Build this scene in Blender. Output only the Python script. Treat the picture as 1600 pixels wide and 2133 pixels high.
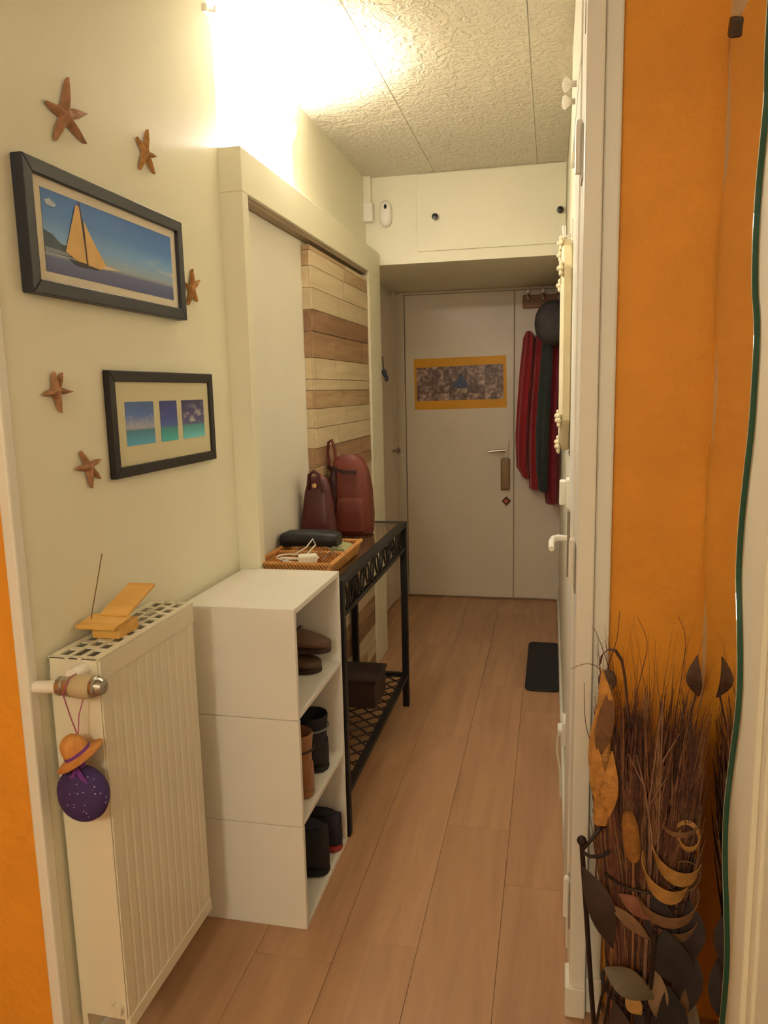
import bpy, bmesh, math, random
from mathutils import Vector, Matrix
PI = math.pi
for o in list(bpy.data.objects):
    bpy.data.objects.remove(o)
scene = bpy.context.scene
C = scene.collection

# ------------------------------------------------------------------ camera
cam_d = bpy.data.cameras.new('camera')
cam = bpy.data.objects.new('camera', cam_d)
C.objects.link(cam)
cam_d.sensor_fit = 'VERTICAL'
cam_d.sensor_height = 24.0
cam_d.lens = 1578.0 / 2133.0 * 24.0
cam_d.clip_start = 0.02
RX = (0.97661946, 0.01207359, -0.21463611)
RY = (0.21382021, -0.1579215, 0.96402371)
RZ = (-0.02225643, -0.98737785, -0.15681079)
cam.matrix_world = Matrix(((RX[0], -RX[1], -RX[2], 0.0),
                           (RY[0], -RY[1], -RY[2], 0.0),
                           (RZ[0], -RZ[1], -RZ[2], 1.39),
                           (0, 0, 0, 1)))
scene.camera = cam

# ------------------------------------------------------------------ world, exposure
w = bpy.data.worlds.new('world')
scene.world = w
w.use_nodes = True
w.node_tree.nodes['Background'].inputs[0].default_value = (0.9, 0.75, 0.55, 1)
w.node_tree.nodes['Background'].inputs[1].default_value = 0.0
vs = scene.view_settings
vs.view_transform = 'Standard'
vs.look = 'None'
vs.gamma = 1.0
vs.use_curve_mapping = False
vs.exposure = 0.17
SCONCE_BULB = 5200.0
SCONCE_GLASS = 375.0
ROOM_LAMP = 6.0        # living room globe lamp
LAMP_COL = (1.0, 0.94, 0.87)
ROOM_COL = (1.0, 0.92, 0.78)
RLX, RLY = -0.4, -1.5   # where the room lamp hangs

# ------------------------------------------------------------------ helpers
def lin(c):
    def f(v):
        v = v / 255.0
        return v / 12.92 if v <= 0.04045 else ((v + 0.055) / 1.055) ** 2.4
    return (f(c[0]), f(c[1]), f(c[2]), 1.0)

def mul(c, k):
    return (min(c[0] * k, 1), min(c[1] * k, 1), min(c[2] * k, 1), 1)

class NT:
    def __init__(s, m):
        s.t = m.node_tree
        s.n = s.t.nodes
    def add(s, typ, **kw):
        n = s.n.new(typ)
        for k, v in kw.items():
            if k.startswith('i_'):
                key = k[2:]
                key = int(key) if key.isdigit() else key.replace('_', ' ')
                n.inputs[key].default_value = v
            else:
                setattr(n, k, v)
        return n
    def link(s, a, ao, b, bi):
        s.t.links.new(a.outputs[ao], b.inputs[bi])

MATS = {}
def mat(name, col, rough=0.6, var=0.06, vscale=6.0, bump=0.0, bscale=60.0, metal=0.0, stretch=(1, 1, 1), spec=0.4, rnd=0.0, coat=0.0, sheen=0.0):
    """plain procedural surface: colour with soft noise variation and fine bump"""
    if name in MATS:
        return MATS[name]
    m = bpy.data.materials.new(name)
    m.use_nodes = True
    t = NT(m)
    p = t.n['Principled BSDF']
    p.inputs['Roughness'].default_value = rough
    p.inputs['Metallic'].default_value = metal
    p.inputs['Specular IOR Level'].default_value = spec
    p.inputs['Coat Weight'].default_value = coat
    p.inputs['Sheen Weight'].default_value = sheen
    c = lin(col) if max(col) > 1.0 else (*col, 1)
    tc = t.add('ShaderNodeTexCoord')
    mp = t.add('ShaderNodeMapping')
    mp.inputs['Scale'].default_value = stretch
    t.link(tc, 'Object', mp, 'Vector')
    nz = t.add('ShaderNodeTexNoise')
    nz.inputs['Scale'].default_value = vscale
    nz.inputs['Detail'].default_value = 4
    t.link(mp, 'Vector', nz, 'Vector')
    rp = t.add('ShaderNodeValToRGB')
    rp.color_ramp.elements[0].position = 0.3
    rp.color_ramp.elements[1].position = 0.7
    rp.color_ramp.elements[0].color = mul(c, 1 - var)
    rp.color_ramp.elements[1].color = mul(c, 1 + var)
    t.link(nz, 'Fac', rp, 'Fac')
    last = rp
    out = 'Color'
    if rnd > 0:
        oi = t.add('ShaderNodeObjectInfo')
        mr = t.add('ShaderNodeMapRange')
        mr.inputs['To Min'].default_value = 1 - rnd
        mr.inputs['To Max'].default_value = 1 + rnd
        t.link(oi, 'Random', mr, 'Value')
        hs = t.add('ShaderNodeHueSaturation')
        t.link(mr, 'Result', hs, 'Value')
        t.link(rp, 'Color', hs, 'Color')
        last = hs
    t.link(last, out, p, 'Base Color')
    if bump > 0:
        nb = t.add('ShaderNodeTexNoise')
        nb.inputs['Scale'].default_value = bscale
        nb.inputs['Detail'].default_value = 5
        t.link(mp, 'Vector', nb, 'Vector')
        bp = t.add('ShaderNodeBump')
        bp.inputs['Strength'].default_value = bump
        bp.inputs['Distance'].default_value = 0.01
        t.link(nb, 'Fac', bp, 'Height')
        t.link(bp, 'Normal', p, 'Normal')
    MATS[name] = m
    return m

def wood(name, col, dark, axis=1, scale=3.0, rough=0.45, rnd=0.08, band=9.0, contrast=1.0):
    if name in MATS:
        return MATS[name]
    m = bpy.data.materials.new(name)
    m.use_nodes = True
    t = NT(m)
    p = t.n['Principled BSDF']
    p.inputs['Roughness'].default_value = rough
    tc = t.add('ShaderNodeTexCoord')
    oi = t.add('ShaderNodeObjectInfo')
    ad = t.add('ShaderNodeVectorMath', operation='ADD')
    sc = t.add('ShaderNodeVectorMath', operation='SCALE')
    cb = t.add('ShaderNodeCombineXYZ')
    for i in range(3):
        t.link(oi, 'Random', cb, i)
    t.link(cb, 0, sc, 0)
    sc.inputs['Scale'].default_value = 17.0
    t.link(tc, 'Object', ad, 0)
    t.link(sc, 0, ad, 1)
    mp = t.add('ShaderNodeMapping')
    st = [band, band, band]
    st[axis] = 0.7
    mp.inputs['Scale'].default_value = st
    t.link(ad, 0, mp, 'Vector')
    nz = t.add('ShaderNodeTexNoise')
    nz.inputs['Scale'].default_value = scale
    nz.inputs['Detail'].default_value = 7
    nz.inputs['Roughness'].default_value = 0.6
    nz.inputs['Distortion'].default_value = 0.6
    t.link(mp, 'Vector', nz, 'Vector')
    rp = t.add('ShaderNodeValToRGB')
    rp.color_ramp.elements[0].position = 0.5 - 0.22 / contrast
    rp.color_ramp.elements[1].position = 0.5 + 0.2 / contrast
    rp.color_ramp.elements[0].color = lin(dark)
    rp.color_ramp.elements[1].color = lin(col)
    t.link(nz, 'Fac', rp, 'Fac')
    mr = t.add('ShaderNodeMapRange')
    mr.inputs['To Min'].default_value = 1 - rnd
    mr.inputs['To Max'].default_value = 1 + rnd
    t.link(oi, 'Random', mr, 'Value')
    hs = t.add('ShaderNodeHueSaturation')
    t.link(mr, 'Result', hs, 'Value')
    t.link(rp, 'Color', hs, 'Color')
    t.link(hs, 'Color', p, 'Base Color')
    bp = t.add('ShaderNodeBump')
    bp.inputs['Strength'].default_value = 0.08
    bp.inputs['Distance'].default_value = 0.004
    t.link(nz, 'Fac', bp, 'Height')
    t.link(bp, 'Normal', p, 'Normal')
    MATS[name] = m
    return m

def emit(name, col, strength):
    m = bpy.data.materials.new(name)
    m.use_nodes = True
    t = NT(m)
    p = t.n['Principled BSDF']
    p.inputs['Base Color'].default_value = (*col, 1)
    p.inputs['Emission Color'].default_value = (*col, 1)
    p.inputs['Emission Strength'].default_value = strength
    MATS[name] = m
    return m

class MB:
    """collects geometry for ONE mesh object"""
    def __init__(s):
        s.v = []
        s.f = []
        s.mi = []
        s.cur = 0
    def addv(s, vs, fs):
        b = len(s.v)
        s.v += [tuple(v) for v in vs]
        s.f += [tuple(b + i for i in f) for f in fs]
        s.mi += [s.cur] * len(fs)
        return s
    def box(s, x0, x1, y0, y1, z0, z1, rot=None, piv=None):
        vs = [Vector((x, y, z)) for z in (z0, z1) for y in (y0, y1) for x in (x0, x1)]
        if rot is not None:
            pv = Vector(piv) if piv else Vector(((x0 + x1) / 2, (y0 + y1) / 2, (z0 + z1) / 2))
            vs = [rot @ (v - pv) + pv for v in vs]
        return s.addv(vs, [(0, 2, 3, 1), (4, 5, 7, 6), (0, 1, 5, 4), (2, 6, 7, 3), (0, 4, 6, 2), (1, 3, 7, 5)])
    def prism(s, poly, d):
        """closed 3-D polygon extruded by vector d"""
        n = len(poly)
        p0 = [Vector(p) for p in poly]
        d = Vector(d)
        nrm = Vector((0, 0, 0))
        for i in range(n):
            nrm += p0[i].cross(p0[(i + 1) % n])
        if nrm.dot(d) > 0:
            p0.reverse()
        vs = p0 + [p + d for p in p0]
        fs = [tuple(range(n)), tuple(range(2 * n - 1, n - 1, -1))]
        for i in range(n):
            j = (i + 1) % n
            fs.append((i, i + n, j + n, j))
        return s.addv(vs, fs)
    def tube(s, pts, r, n=8, closed=False, caps=True):
        pts = [Vector(p) for p in pts]
        m = len(pts)
        rs = r if isinstance(r, (list, tuple)) else [r] * m
        tang = []
        for i in range(m):
            if closed:
                t = pts[(i + 1) % m] - pts[i - 1]
            else:
                t = pts[min(i + 1, m - 1)] - pts[max(i - 1, 0)]
            tang.append(t.normalized() if t.length > 1e-9 else Vector((0, 0, 1)))
        up = Vector((0, 0, 1)) if abs(tang[0].z) < 0.9 else Vector((1, 0, 0))
        nx = tang[0].cross(up).normalized()
        vs = []
        for i in range(m):
            nx = (nx - tang[i] * nx.dot(tang[i]))
            nx = nx.normalized() if nx.length > 1e-6 else tang[i].orthogonal().normalized()
            ny = tang[i].cross(nx)
            for k in range(n):
                a = 2 * PI * k / n
                vs.append(pts[i] + (nx * math.cos(a) + ny * math.sin(a)) * rs[i])
        fs = []
        for i in range(m if closed else m - 1):
            j = (i + 1) % m
            for k in range(n):
                l = (k + 1) % n
                fs.append((i * n + k, i * n + l, j * n + l, j * n + k))
        if caps and not closed:
            fs.append(tuple(range(n - 1, -1, -1)))
            fs.append(tuple((m - 1) * n + k for k in range(n)))
        return s.addv(vs, fs)
    def rings(s, rings, cap0=True, cap1=True):
        """loft between rings (lists of points of equal length)"""
        n = len(rings[0])
        vs = [p for r in rings for p in r]
        fs = []
        for i in range(len(rings) - 1):
            for k in range(n):
                l = (k + 1) % n
                fs.append((i * n + k, i * n + l, (i + 1) * n + l, (i + 1) * n + k))
        if cap0:
            fs.append(tuple(range(n - 1, -1, -1)))
        if cap1:
            b = (len(rings) - 1) * n
            fs.append(tuple(b + k for k in range(n)))
        return s.addv(vs, fs)
    def lathe(s, prof, c=(0, 0, 0), n=20, axis='z', a0=0.0, a1=2 * PI):
        """profile [(r, h)] turned about an axis through c"""
        full = abs(a1 - a0 - 2 * PI) < 1e-6
        k = n if full else n + 1
        c = Vector(c)
        vs = []
        for r, h in prof:
            for i in range(k):
                a = a0 + (a1 - a0) * i / n
                u, v = r * math.cos(a), r * math.sin(a)
                if axis == 'z':
                    vs.append(c + Vector((u, v, h)))
                elif axis == 'x':
                    vs.append(c + Vector((h, u, v)))
                else:
                    vs.append(c + Vector((v, h, u)))
        fs = []
        for i in range(len(prof) - 1):
            for j in range(n):
                l = (j + 1) % k if full else j + 1
                fs.append((i * k + j, i * k + l, (i + 1) * k + l, (i + 1) * k + j))
        return s.addv(vs, fs)
    def ball(s, c, r, n=12, sc=(1, 1, 1)):
        c = Vector(c)
        rings = []
        m = max(6, n // 2 + 1)
        for i in range(m + 1):
            t = PI * i / m
            rr = max(math.sin(t), 0.02) * r
            rings.append([c + Vector((rr * math.cos(2 * PI * k / n) * sc[0], rr * math.sin(2 * PI * k / n) * sc[1], -math.cos(t) * r * sc[2])) for k in range(n)])
        return s.rings(rings)
    def ribbon(s, pts, wvec, th):
        """strip along pts, wvec = width vectors (one or per point), th = thickness"""
        pts = [Vector(p) for p in pts]
        m = len(pts)
        ws = [Vector(x) for x in wvec] if isinstance(wvec, list) else [Vector(wvec)] * m
        rings = []
        for i in range(m):
            t = (pts[min(i + 1, m - 1)] - pts[max(i - 1, 0)]).normalized()
            nn = t.cross(ws[i])
            nn = nn.normalized() * th * 0.5 if nn.length > 1e-9 else Vector((0, 0, th / 2))
            h = ws[i] * 0.5
            rings.append([pts[i] - h - nn, pts[i] + h - nn, pts[i] + h + nn, pts[i] - h + nn])
        return s.rings(rings)
    def leaf(s, base, tip, nrm, width, curl=0.0, th=0.0015, n=8, pw=0.9):
        base, tip, nrm = Vector(base), Vector(tip), Vector(nrm).normalized()
        d = tip - base
        L = d.length
        dn = d.normalized()
        sd = dn.cross(nrm).normalized()
        nn = sd.cross(dn).normalized()
        pts, ws = [], []
        for i in range(n + 1):
            t = i / n
            pts.append(base + d * t + nn * curl * L * math.sin(PI * t))
            ws.append(sd * width * max(0.06, math.sin(PI * min(max(t ** pw, 0.02), 0.985))))
        # cross-section slightly cupped: three columns
        rings = []
        for i in range(n + 1):
            w_ = ws[i] * 0.5
            cup = nn * width * 0.12 * (ws[i].length / width)
            u = nn * th * 0.5
            rings.append([pts[i] - w_ + cup - u, pts[i] - u, pts[i] + w_ + cup - u, pts[i] + w_ + cup + u, pts[i] + u, pts[i] - w_ + cup + u])
        return s.rings(rings)
    def build(s, name, mats, parent=None, smooth=False, bevel=0.0, seg=2, weld=False, kind=None):
        me = bpy.data.meshes.new(name)
        me.from_pydata(s.v, [], s.f)
        if not isinstance(mats, (list, tuple)):
            mats = [mats]
        for m in mats:
            me.materials.append(m)
        for p, i in zip(me.polygons, s.mi):
            p.material_index = i
        bm = bmesh.new()
        bm.from_mesh(me)
        if weld:
            bmesh.ops.remove_doubles(bm, verts=bm.verts, dist=1e-5)
        bmesh.ops.recalc_face_normals(bm, faces=bm.faces)
        if bevel > 0:
            bmesh.ops.bevel(bm, geom=[e for e in bm.edges if len(e.link_faces) == 2 and e.calc_face_angle(0) > 0.5], offset=bevel, segments=seg, profile=0.5, affect='EDGES', clamp_overlap=True)
        if smooth:
            for f in bm.faces:
                f.smooth = True
            for e in bm.edges:
                if len(e.link_faces) == 2 and e.calc_face_angle(0) > 0.75:
                    e.smooth = False
        bm.to_mesh(me)
        bm.free()
        o = bpy.data.objects.new(name, me)
        C.objects.link(o)
        if parent is not None:
            o.parent = parent
            o.matrix_parent_inverse = parent.matrix_world.inverted() if parent.type != 'EMPTY' else Matrix.Translation(-Vector(parent.location))
        if kind:
            o['kind'] = kind
        return o

def tag(o, label, cat, group=None, kind=None):
    o['label'] = label
    o['category'] = cat
    if group:
        o['group'] = group
    if kind:
        o['kind'] = kind
    return o

def struct(o, label, cat):
    return tag(o, label, cat, kind='structure')

def thing(name, loc, label, cat, group=None, kind=None):
    o = bpy.data.objects.new(name, None)
    o.empty_display_size = 0.05
    C.objects.link(o)
    o.location = loc
    return tag(o, label, cat, group, kind)

rng = random.Random(7)

# ------------------------------------------------------------------ materials
M_cream = mat('cream_wall_paint', (236, 230, 204), 0.55, 0.02, 3, 0.05, 220)
M_white = mat('white_satin_paint', (236, 230, 214), 0.4, 0.02, 4, 0.03, 180)
M_offw = mat('off_white_door_paint', (228, 214, 194), 0.45, 0.025, 4, 0.03, 200)
M_orange = mat('orange_textured_wallpaper', (232, 154, 44), 0.6, 0.07, 7, 0.35, 38)
M_shelf = mat('white_melamine', (240, 234, 224), 0.35, 0.02, 6)
M_rad = mat('white_radiator_enamel', (230, 220, 194), 0.35, 0.03, 8, 0.02, 120, stretch=(1, 1, 0.2))
M_iron = mat('black_wrought_iron', (38, 36, 36), 0.5, 0.2, 20, 0.15, 90, metal=0.5)
M_rust = mat('brown_wrought_iron', (52, 38, 32), 0.55, 0.2, 20, 0.2, 90, metal=0.4)
M_chrome = mat('brushed_chrome', (190, 186, 178), 0.22, 0.05, 20, metal=1.0)
M_dark = mat('black_plastic', (26, 22, 20), 0.8, 0.1)
M_wplast = mat('white_plastic', (240, 234, 220), 0.35, 0.01)

# plaster-like ceiling tiles: strong crinkled relief
def ceiling_mat():
    m = bpy.data.materials.new('crinkled_plaster_tile')
    m.use_nodes = True
    t = NT(m)
    p = t.n['Principled BSDF']
    p.inputs['Base Color'].default_value = lin((222, 214, 192))
    p.inputs['Roughness'].default_value = 0.38
    geo = t.add('ShaderNodeNewGeometry')
    nz = t.add('ShaderNodeTexNoise')
    nz.inputs['Scale'].default_value = 24
    nz.inputs['Detail'].default_value = 3
    nz.inputs['Distortion'].default_value = 1.6
    t.link(geo, 'Position', nz, 'Vector')
    rp = t.add('ShaderNodeValToRGB')
    rp.color_ramp.elements[0].position = 0.42
    rp.color_ramp.elements[1].position = 0.6
    t.link(nz, 'Fac', rp, 'Fac')
    n2 = t.add('ShaderNodeTexNoise')
    n2.inputs['Scale'].default_value = 75
    n2.inputs['Detail'].default_value = 3
    t.link(geo, 'Position', n2, 'Vector')
    mx = t.add('ShaderNodeMath', operation='MULTIPLY_ADD')
    t.link(n2, 'Fac', mx, 0)
    mx.inputs[1].default_value = 0.5
    t.link(rp, 'Color', mx, 2)
    bp = t.add('ShaderNodeBump')
    bp.inputs['Strength'].default_value = 0.55
    bp.inputs['Distance'].default_value = 0.008
    t.link(mx, 0, bp, 'Height')
    t.link(bp, 'Normal', p, 'Normal')
    return m
M_ceil = ceiling_mat()
M_floor = wood('oak_laminate', (194, 150, 112), (168, 126, 92), 1, 2.2, 0.42, 0.05, 8)

# ------------------------------------------------------------------ shell
HL, HR, CZ, FY = -0.925, 0.06, 2.44, 5.0      # hall left, right, ceiling, far wall
SX = 0.309                                    # side wall of the near room
struct(MB().box(-3.2, 0.45, -2.6, 5.15, -0.11, -0.012).build('floor', M_floor), 'oak laminate floor of the hall and the room before it', 'floor')
floor = bpy.data.objects['floor']
PW, PL, GAP = 0.2, 1.2, 0.0004
plank_mesh = {}
def plank(x0, y0, y1):
    key = round(y1 - y0, 3)
    if key not in plank_mesh:
        o = MB().box(GAP, PW - GAP, GAP, key - GAP, -0.0115, 0).build('plank', M_floor, None, bevel=0.0008, seg=1)
        plank_mesh[key] = o.data
    else:
        o = bpy.data.objects.new('plank', plank_mesh[key])
        C.objects.link(o)
    o.parent = floor
    o.location = (x0, y0, 0)
offs = {-3: 0.4, -2: 0.49, -1: 1.05, 0: 0.78, 1: 0.3}
for k in range(-15, 2):
    x0 = -0.115 + k * PW
    off = offs.get(k, rng.uniform(0, 1.2)) % PL
    if x0 < -1.12:
        y_end = 1.14
    else:
        y_end = 5.0
    y = -2.6 - PL + (off - (-2.6)) % PL
    while y < y_end:
        a, b = max(y, -2.58), min(y + PL, y_end)
        if b - a > 0.03:
            plank(x0, a, b)
        y += PL

struct(MB().box(-3.2, 0.45, -2.6, 5.15, CZ + 0.012, CZ + 0.1).build('ceiling', M_cream), 'ceiling of crinkled white plaster tiles', 'ceiling')
ceil = bpy.data.objects['ceiling']
TS = 0.492
tile_mesh = None
for i in range(-2, 1):
    for j in range(-1, 5):
        x0, y0 = -0.08 + i * TS, 2.13 - TS + j * TS
        x1, y1 = min(x0 + TS, 0.06), min(y0 + TS, 3.90)
        if x1 - x0 < 0.02 or y1 - y0 < 0.02:
            continue
        full = abs(x1 - x0 - TS) < 1e-6 and abs(y1 - y0 - TS) < 1e-6
        if full and tile_mesh:
            o = bpy.data.objects.new('ceiling_tile', tile_mesh)
            C.objects.link(o)
        else:
            o = MB().box(0.0006, x1 - x0 - 0.0006, 0.0006, y1 - y0 - 0.0006, 0, 0.013).build('ceiling_tile', M_ceil, None, bevel=0.0014, seg=1)
            if full:
                tile_mesh = o.data
        o.parent = ceil
        o.location = (x0, y0, CZ)
# plain ceiling of the near room, level with the tiles
MB().box(-3.2, 0.45, -2.6, 1.63, CZ, CZ + 0.0115).build('ceiling_lining', M_cream, ceil)

b = MB()
b.box(-1.06, HL, 1.15, 2.115, 0, CZ)                  # near section with the pictures
b.box(-1.06, -0.972, 2.115, 2.765, 2.075, CZ)         # shallow niche behind the lamp, shaped to bound its light
b.box(-1.06, HL, 2.765, 3.88, 2.075, CZ)              # above the closet
b.box(-1.12, -1.0, 2.115, 3.88, 0, 2.075)             # closet back
b.box(-1.16, -1.02, 3.78, 5.1, 0, 2.02)               # alcove beside the entrance door
struct(b.build('wall_left', M_cream), 'cream painted left wall of the hall', 'wall')
b = MB().box(HR, 0.34, 1.74, 5.1, 0, CZ)
struct(b.build('wall_right', M_cream), 'cream right wall of the hall running to the entrance', 'wall')
b = MB().box(-1.16, 0.34, FY, 5.12, 0, 2.02)
struct(b.build('wall_back', M_offw), 'off-white end wall around the entrance door', 'wall')
b = MB().box(-1.16, HR, 3.88, 5.12, 2.02, CZ)
struct(b.build('wall_header', M_cream), 'lowered cream box above the entrance alcove', 'wall')
b = MB().box(-3.2, -0.928, 1.146, 1.25, 0, CZ)
struct(b.build('wall_orange_left', M_orange), 'orange wallpapered wall beside the radiator', 'wall')
b = MB().box(0.1, SX + 0.03, 1.6, 1.73, 0, CZ)
struct(b.build('wall_orange_right', M_orange), 'orange wallpapered wall strip behind the dried bouquet', 'wall')
b = MB().box(SX, SX + 0.12, -2.6, 1.6, 0, CZ)
struct(b.build('wall_side', M_cream), 'cream side wall carrying the wavy mirror', 'wall')
b = MB().box(-3.3, -3.2, -2.6, 1.25, 0, CZ)
struct(b.build('wall_living_left', M_orange), 'orange far side wall of the near room', 'wall')
b = MB().box(-3.3, SX + 0.12, -2.7, -2.6, 0, CZ)
struct(b.build('wall_living_rear', M_cream), 'cream rear wall of the near room', 'wall')

# white bead on the corner between the orange wall and the hall
struct(MB().box(-0.945, -0.9215, 1.138, 1.1655, 0, CZ).build('trim_corner', M_white, bevel=0.004), 'thin white corner bead between orange wall and radiator', 'trim')

# closet casing: post, lintel, far post
t1 = thing('trim_closet', (-0.9, 2.12, 0), 'boxed cream casing around the sliding closet doors', 'trim', kind='structure')
MB().box(-1.0, -0.858, 2.112, 2.155, 0, 1.957).build('post', M_cream, t1, bevel=0.003)
MB().box(-1.0, -0.858, 2.112, 3.88, 1.957, 2.078).build('lintel', M_cream, t1, bevel=0.003)
MB().box(-1.0, -0.858, 3.64, 3.88, 0, 1.957).build('post', M_cream, t1, bevel=0.003)
MB().box(-0.985, -0.872, 2.155, 3.64, 1.944, 1.957).build('sliding_track', mat('brown_track', (150, 130, 104), 0.5), t1)

# sliding doors
d1 = struct(MB().box(-0.93, -0.905, 2.155, 2.95, 0.006, 1.943).build('door_1', M_white, bevel=0.002), 'plain white sliding closet door behind the handbag', 'door')
d2 = struct(MB().box(-0.9, -0.878, 2.768, 3.639, 0.006, 1.93).build('door_2', mat('plank_backing', (194, 168, 130), 0.7)), 'sliding closet door clad in pale weathered planks', 'door')
woods = [wood('plank_cream', (212, 194, 160), (190, 168, 132), 1, 3.5, 0.6, 0.06, 8),
         wood('plank_tan', (168, 134, 98), (140, 106, 76), 1, 3.5, 0.6, 0.06, 8, 1.4),
         wood('plank_brown', (148, 112, 80), (118, 86, 60), 1, 3.5, 0.6, 0.06, 8, 1.4),
         wood('plank_sand', (192, 164, 126), (164, 134, 98), 1, 3.5, 0.6, 0.06, 8, 1.4)]
zs = [1.926, 1.908, 1.854, 1.776, 1.698, 1.618, 1.522, 1.443, 1.401, 1.332, 1.259, 1.182, 1.11, 1.05, 0.97, 0.9, 0.83, 0.76, 0.68, 0.6, 0.53, 0.45, 0.37, 0.3, 0.22, 0.14, 0.07, 0.01]
kinds = [3, 3, 0, 0, 2, 1, 0, 0, 3, 0, 0, 1, 1, 0, 0, 2, 1, 0, 0, 3, 0, 0, 1, 2, 0, 0, 1]
for r in range(len(zs) - 1):
    z1, z0 = zs[r] - 0.0012, zs[r + 1] + 0.0012
    y, first = 2.76, True
    cuts = [2.76]
    while cuts[-1] < 3.639:
        cuts.append(cuts[-1] + (rng.uniform(0.2, 0.5) if first else rng.uniform(0.35, 0.6)))
        first = False
    cuts[-1] = 3.639
    if len(cuts) > 2 and cuts[-1] - cuts[-2] < 0.06:
        cuts.pop(-2)
    for c in range(len(cuts) - 1):
        k = kinds[r]
        if k in (1, 2):
            k = rng.choice([k, k, k, 1, 3])
        elif k == 0:
            k = rng.choice([0] * 9 + [3])
        else:
            k = rng.choice([0, 3, 3])
        px = rng.uniform(0, 0.0025)
        MB().box(-0.878, -0.8695 + px, cuts[c] + 0.001, cuts[c + 1] - 0.001, z0, z1).build('plank', woods[k], d2)
    # the ends wrapped round the near edge of the door
    MB().box(-0.9045, -0.8785, 2.7595, 2.7675, z0, z1).build('plank_end', woods[kinds[r]], d2)

# entrance door
d3 = thing('door_3', (-0.59, 4.99, 0), 'off-white flat entrance door with the yellow collage on it', 'door', kind='structure')
MB().box(-0.941, -0.239, 4.975, 5.0, 0.012, 2.0).build('door_leaf', M_offw, d3, bevel=0.002)
b = MB().tube([(-0.29, 4.975, 1.0), (-0.29, 4.92, 1.0)], 0.009, 10)
b.tube([(-0.29, 4.925, 1.0), (-0.34, 4.92, 0.998), (-0.40, 4.92, 0.99)], [0.01, 0.009, 0.007], 10)
hn = b.build('door_handle', M_chrome, d3, smooth=True)
MB().box(-0.31, -0.268, 4.966, 4.976, 0.95, 1.06).build('handle_plate', M_offw, hn, bevel=0.003)
MB().box(-0.318, -0.262, 4.945, 4.976, 0.74, 0.945).build('lock_case', mat('bronze_lock', (128, 104, 76), 0.4, 0.1, metal=0.6), d3, bevel=0.006)
lk = MB().lathe([(0.03, 0), (0.03, -0.01), (0.02, -0.016), (0.001, -0.016)], (-0.284, 4.975, 0.665), 4, 'y').build('keyhole_rose', mat('bronze_rose', (120, 80, 60), 0.4, metal=0.6), d3)
MB().lathe([(0.013, -0.016), (0.011, -0.022), (0.001, -0.023)], (-0.284, 4.975, 0.665), 14, 'y').build('lock_cylinder', mat('copper_cylinder', (196, 96, 80), 0.35, metal=0.4), lk)
MB().box(-0.233, 0.06, 4.98, 5.0, 0.012, 2.0).build('side_panel', M_offw, d3, bevel=0.002)
MB().box(-1.02, -0.947, 4.972, 5.0, 0, 2.018).build('door_frame', M_offw, d3, bevel=0.003)
MB().box(-0.947, 0.06, 4.978, 5.0, 2.003, 2.018).build('door_frame', M_offw, d3)
# alcove door on the left
d4 = struct(MB().box(-1.02, -1.004, 4.12, 4.86, 0.01, 1.99).build('door_4', M_offw, bevel=0.002), 'off-white side door in the entrance alcove, seen edge-on', 'door')
MB().box(-1.02, -0.998, 4.865, 4.93, 0, 2.015).build('door_frame', M_offw, d4)
b = MB().lathe([(0.011, 0), (0.009, 0.02), (0.02, 0.03), (0.022, 0.042), (0.012, 0.052), (0.001, 0.053)], (-1.004, 4.81, 1.01), 12, 'x')
b.build('door_knob', M_chrome, d4, smooth=True)

# doorway on the right: stepped casing facing the room
t2 = thing('trim_doorway', (0.09, 1.57, 0), 'stepped white doorway casing beside the orange wall strip', 'trim', kind='structure')
MB().box(0.054, 0.088, 1.548, 1.74, 0, CZ).build('jamb', M_white, t2, bevel=0.003)
MB().box(0.0885, 0.122, 1.572, 1.6, 0, CZ).build('casing_board', M_white, t2, bevel=0.005)
MB().box(0.044, 0.0885, 1.541, 1.62, 0, 0.075).build('plinth_block', M_white, t2, bevel=0.004)
MB().box(0.0885, 0.124, 1.562, 1.6, 0, 0.085).build('plinth_block', M_white, t2, bevel=0.004)
# side wall casing and skirting
t3 = thing('trim_side_door', (SX, 1.1, 0), 'cream moulded door casing on the wall beside the wavy mirror', 'trim', kind='structure')
for (y0, y1, th) in ((1.075, 1.205, 0.012), (1.10, 1.165, 0.02), (1.0, 1.075, 0.006)):
    MB().box(SX - th, SX, y0, y1, 0, 2.12).build('moulding', M_cream, t3, bevel=0.004)
MB().box(SX - 0.004, SX, 0.2, 1.0, 0.01, 2.05).build('door_leaf', M_white, t3)
struct(MB().box(0.049, HR, 2.17, 3.86, 0, 0.075).box(0.049, HR, 3.86, 4.99, 0, 0.075).build('baseboard_right', M_white, bevel=0.003), 'white skirting board along the right hall wall', 'baseboard')
struct(MB().box(HL, HL + 0.012, 1.17, 2.11, 0, 0.075).build('baseboard_left', M_white, bevel=0.003), 'white skirting board behind the radiator and cube shelf', 'baseboard')

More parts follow.
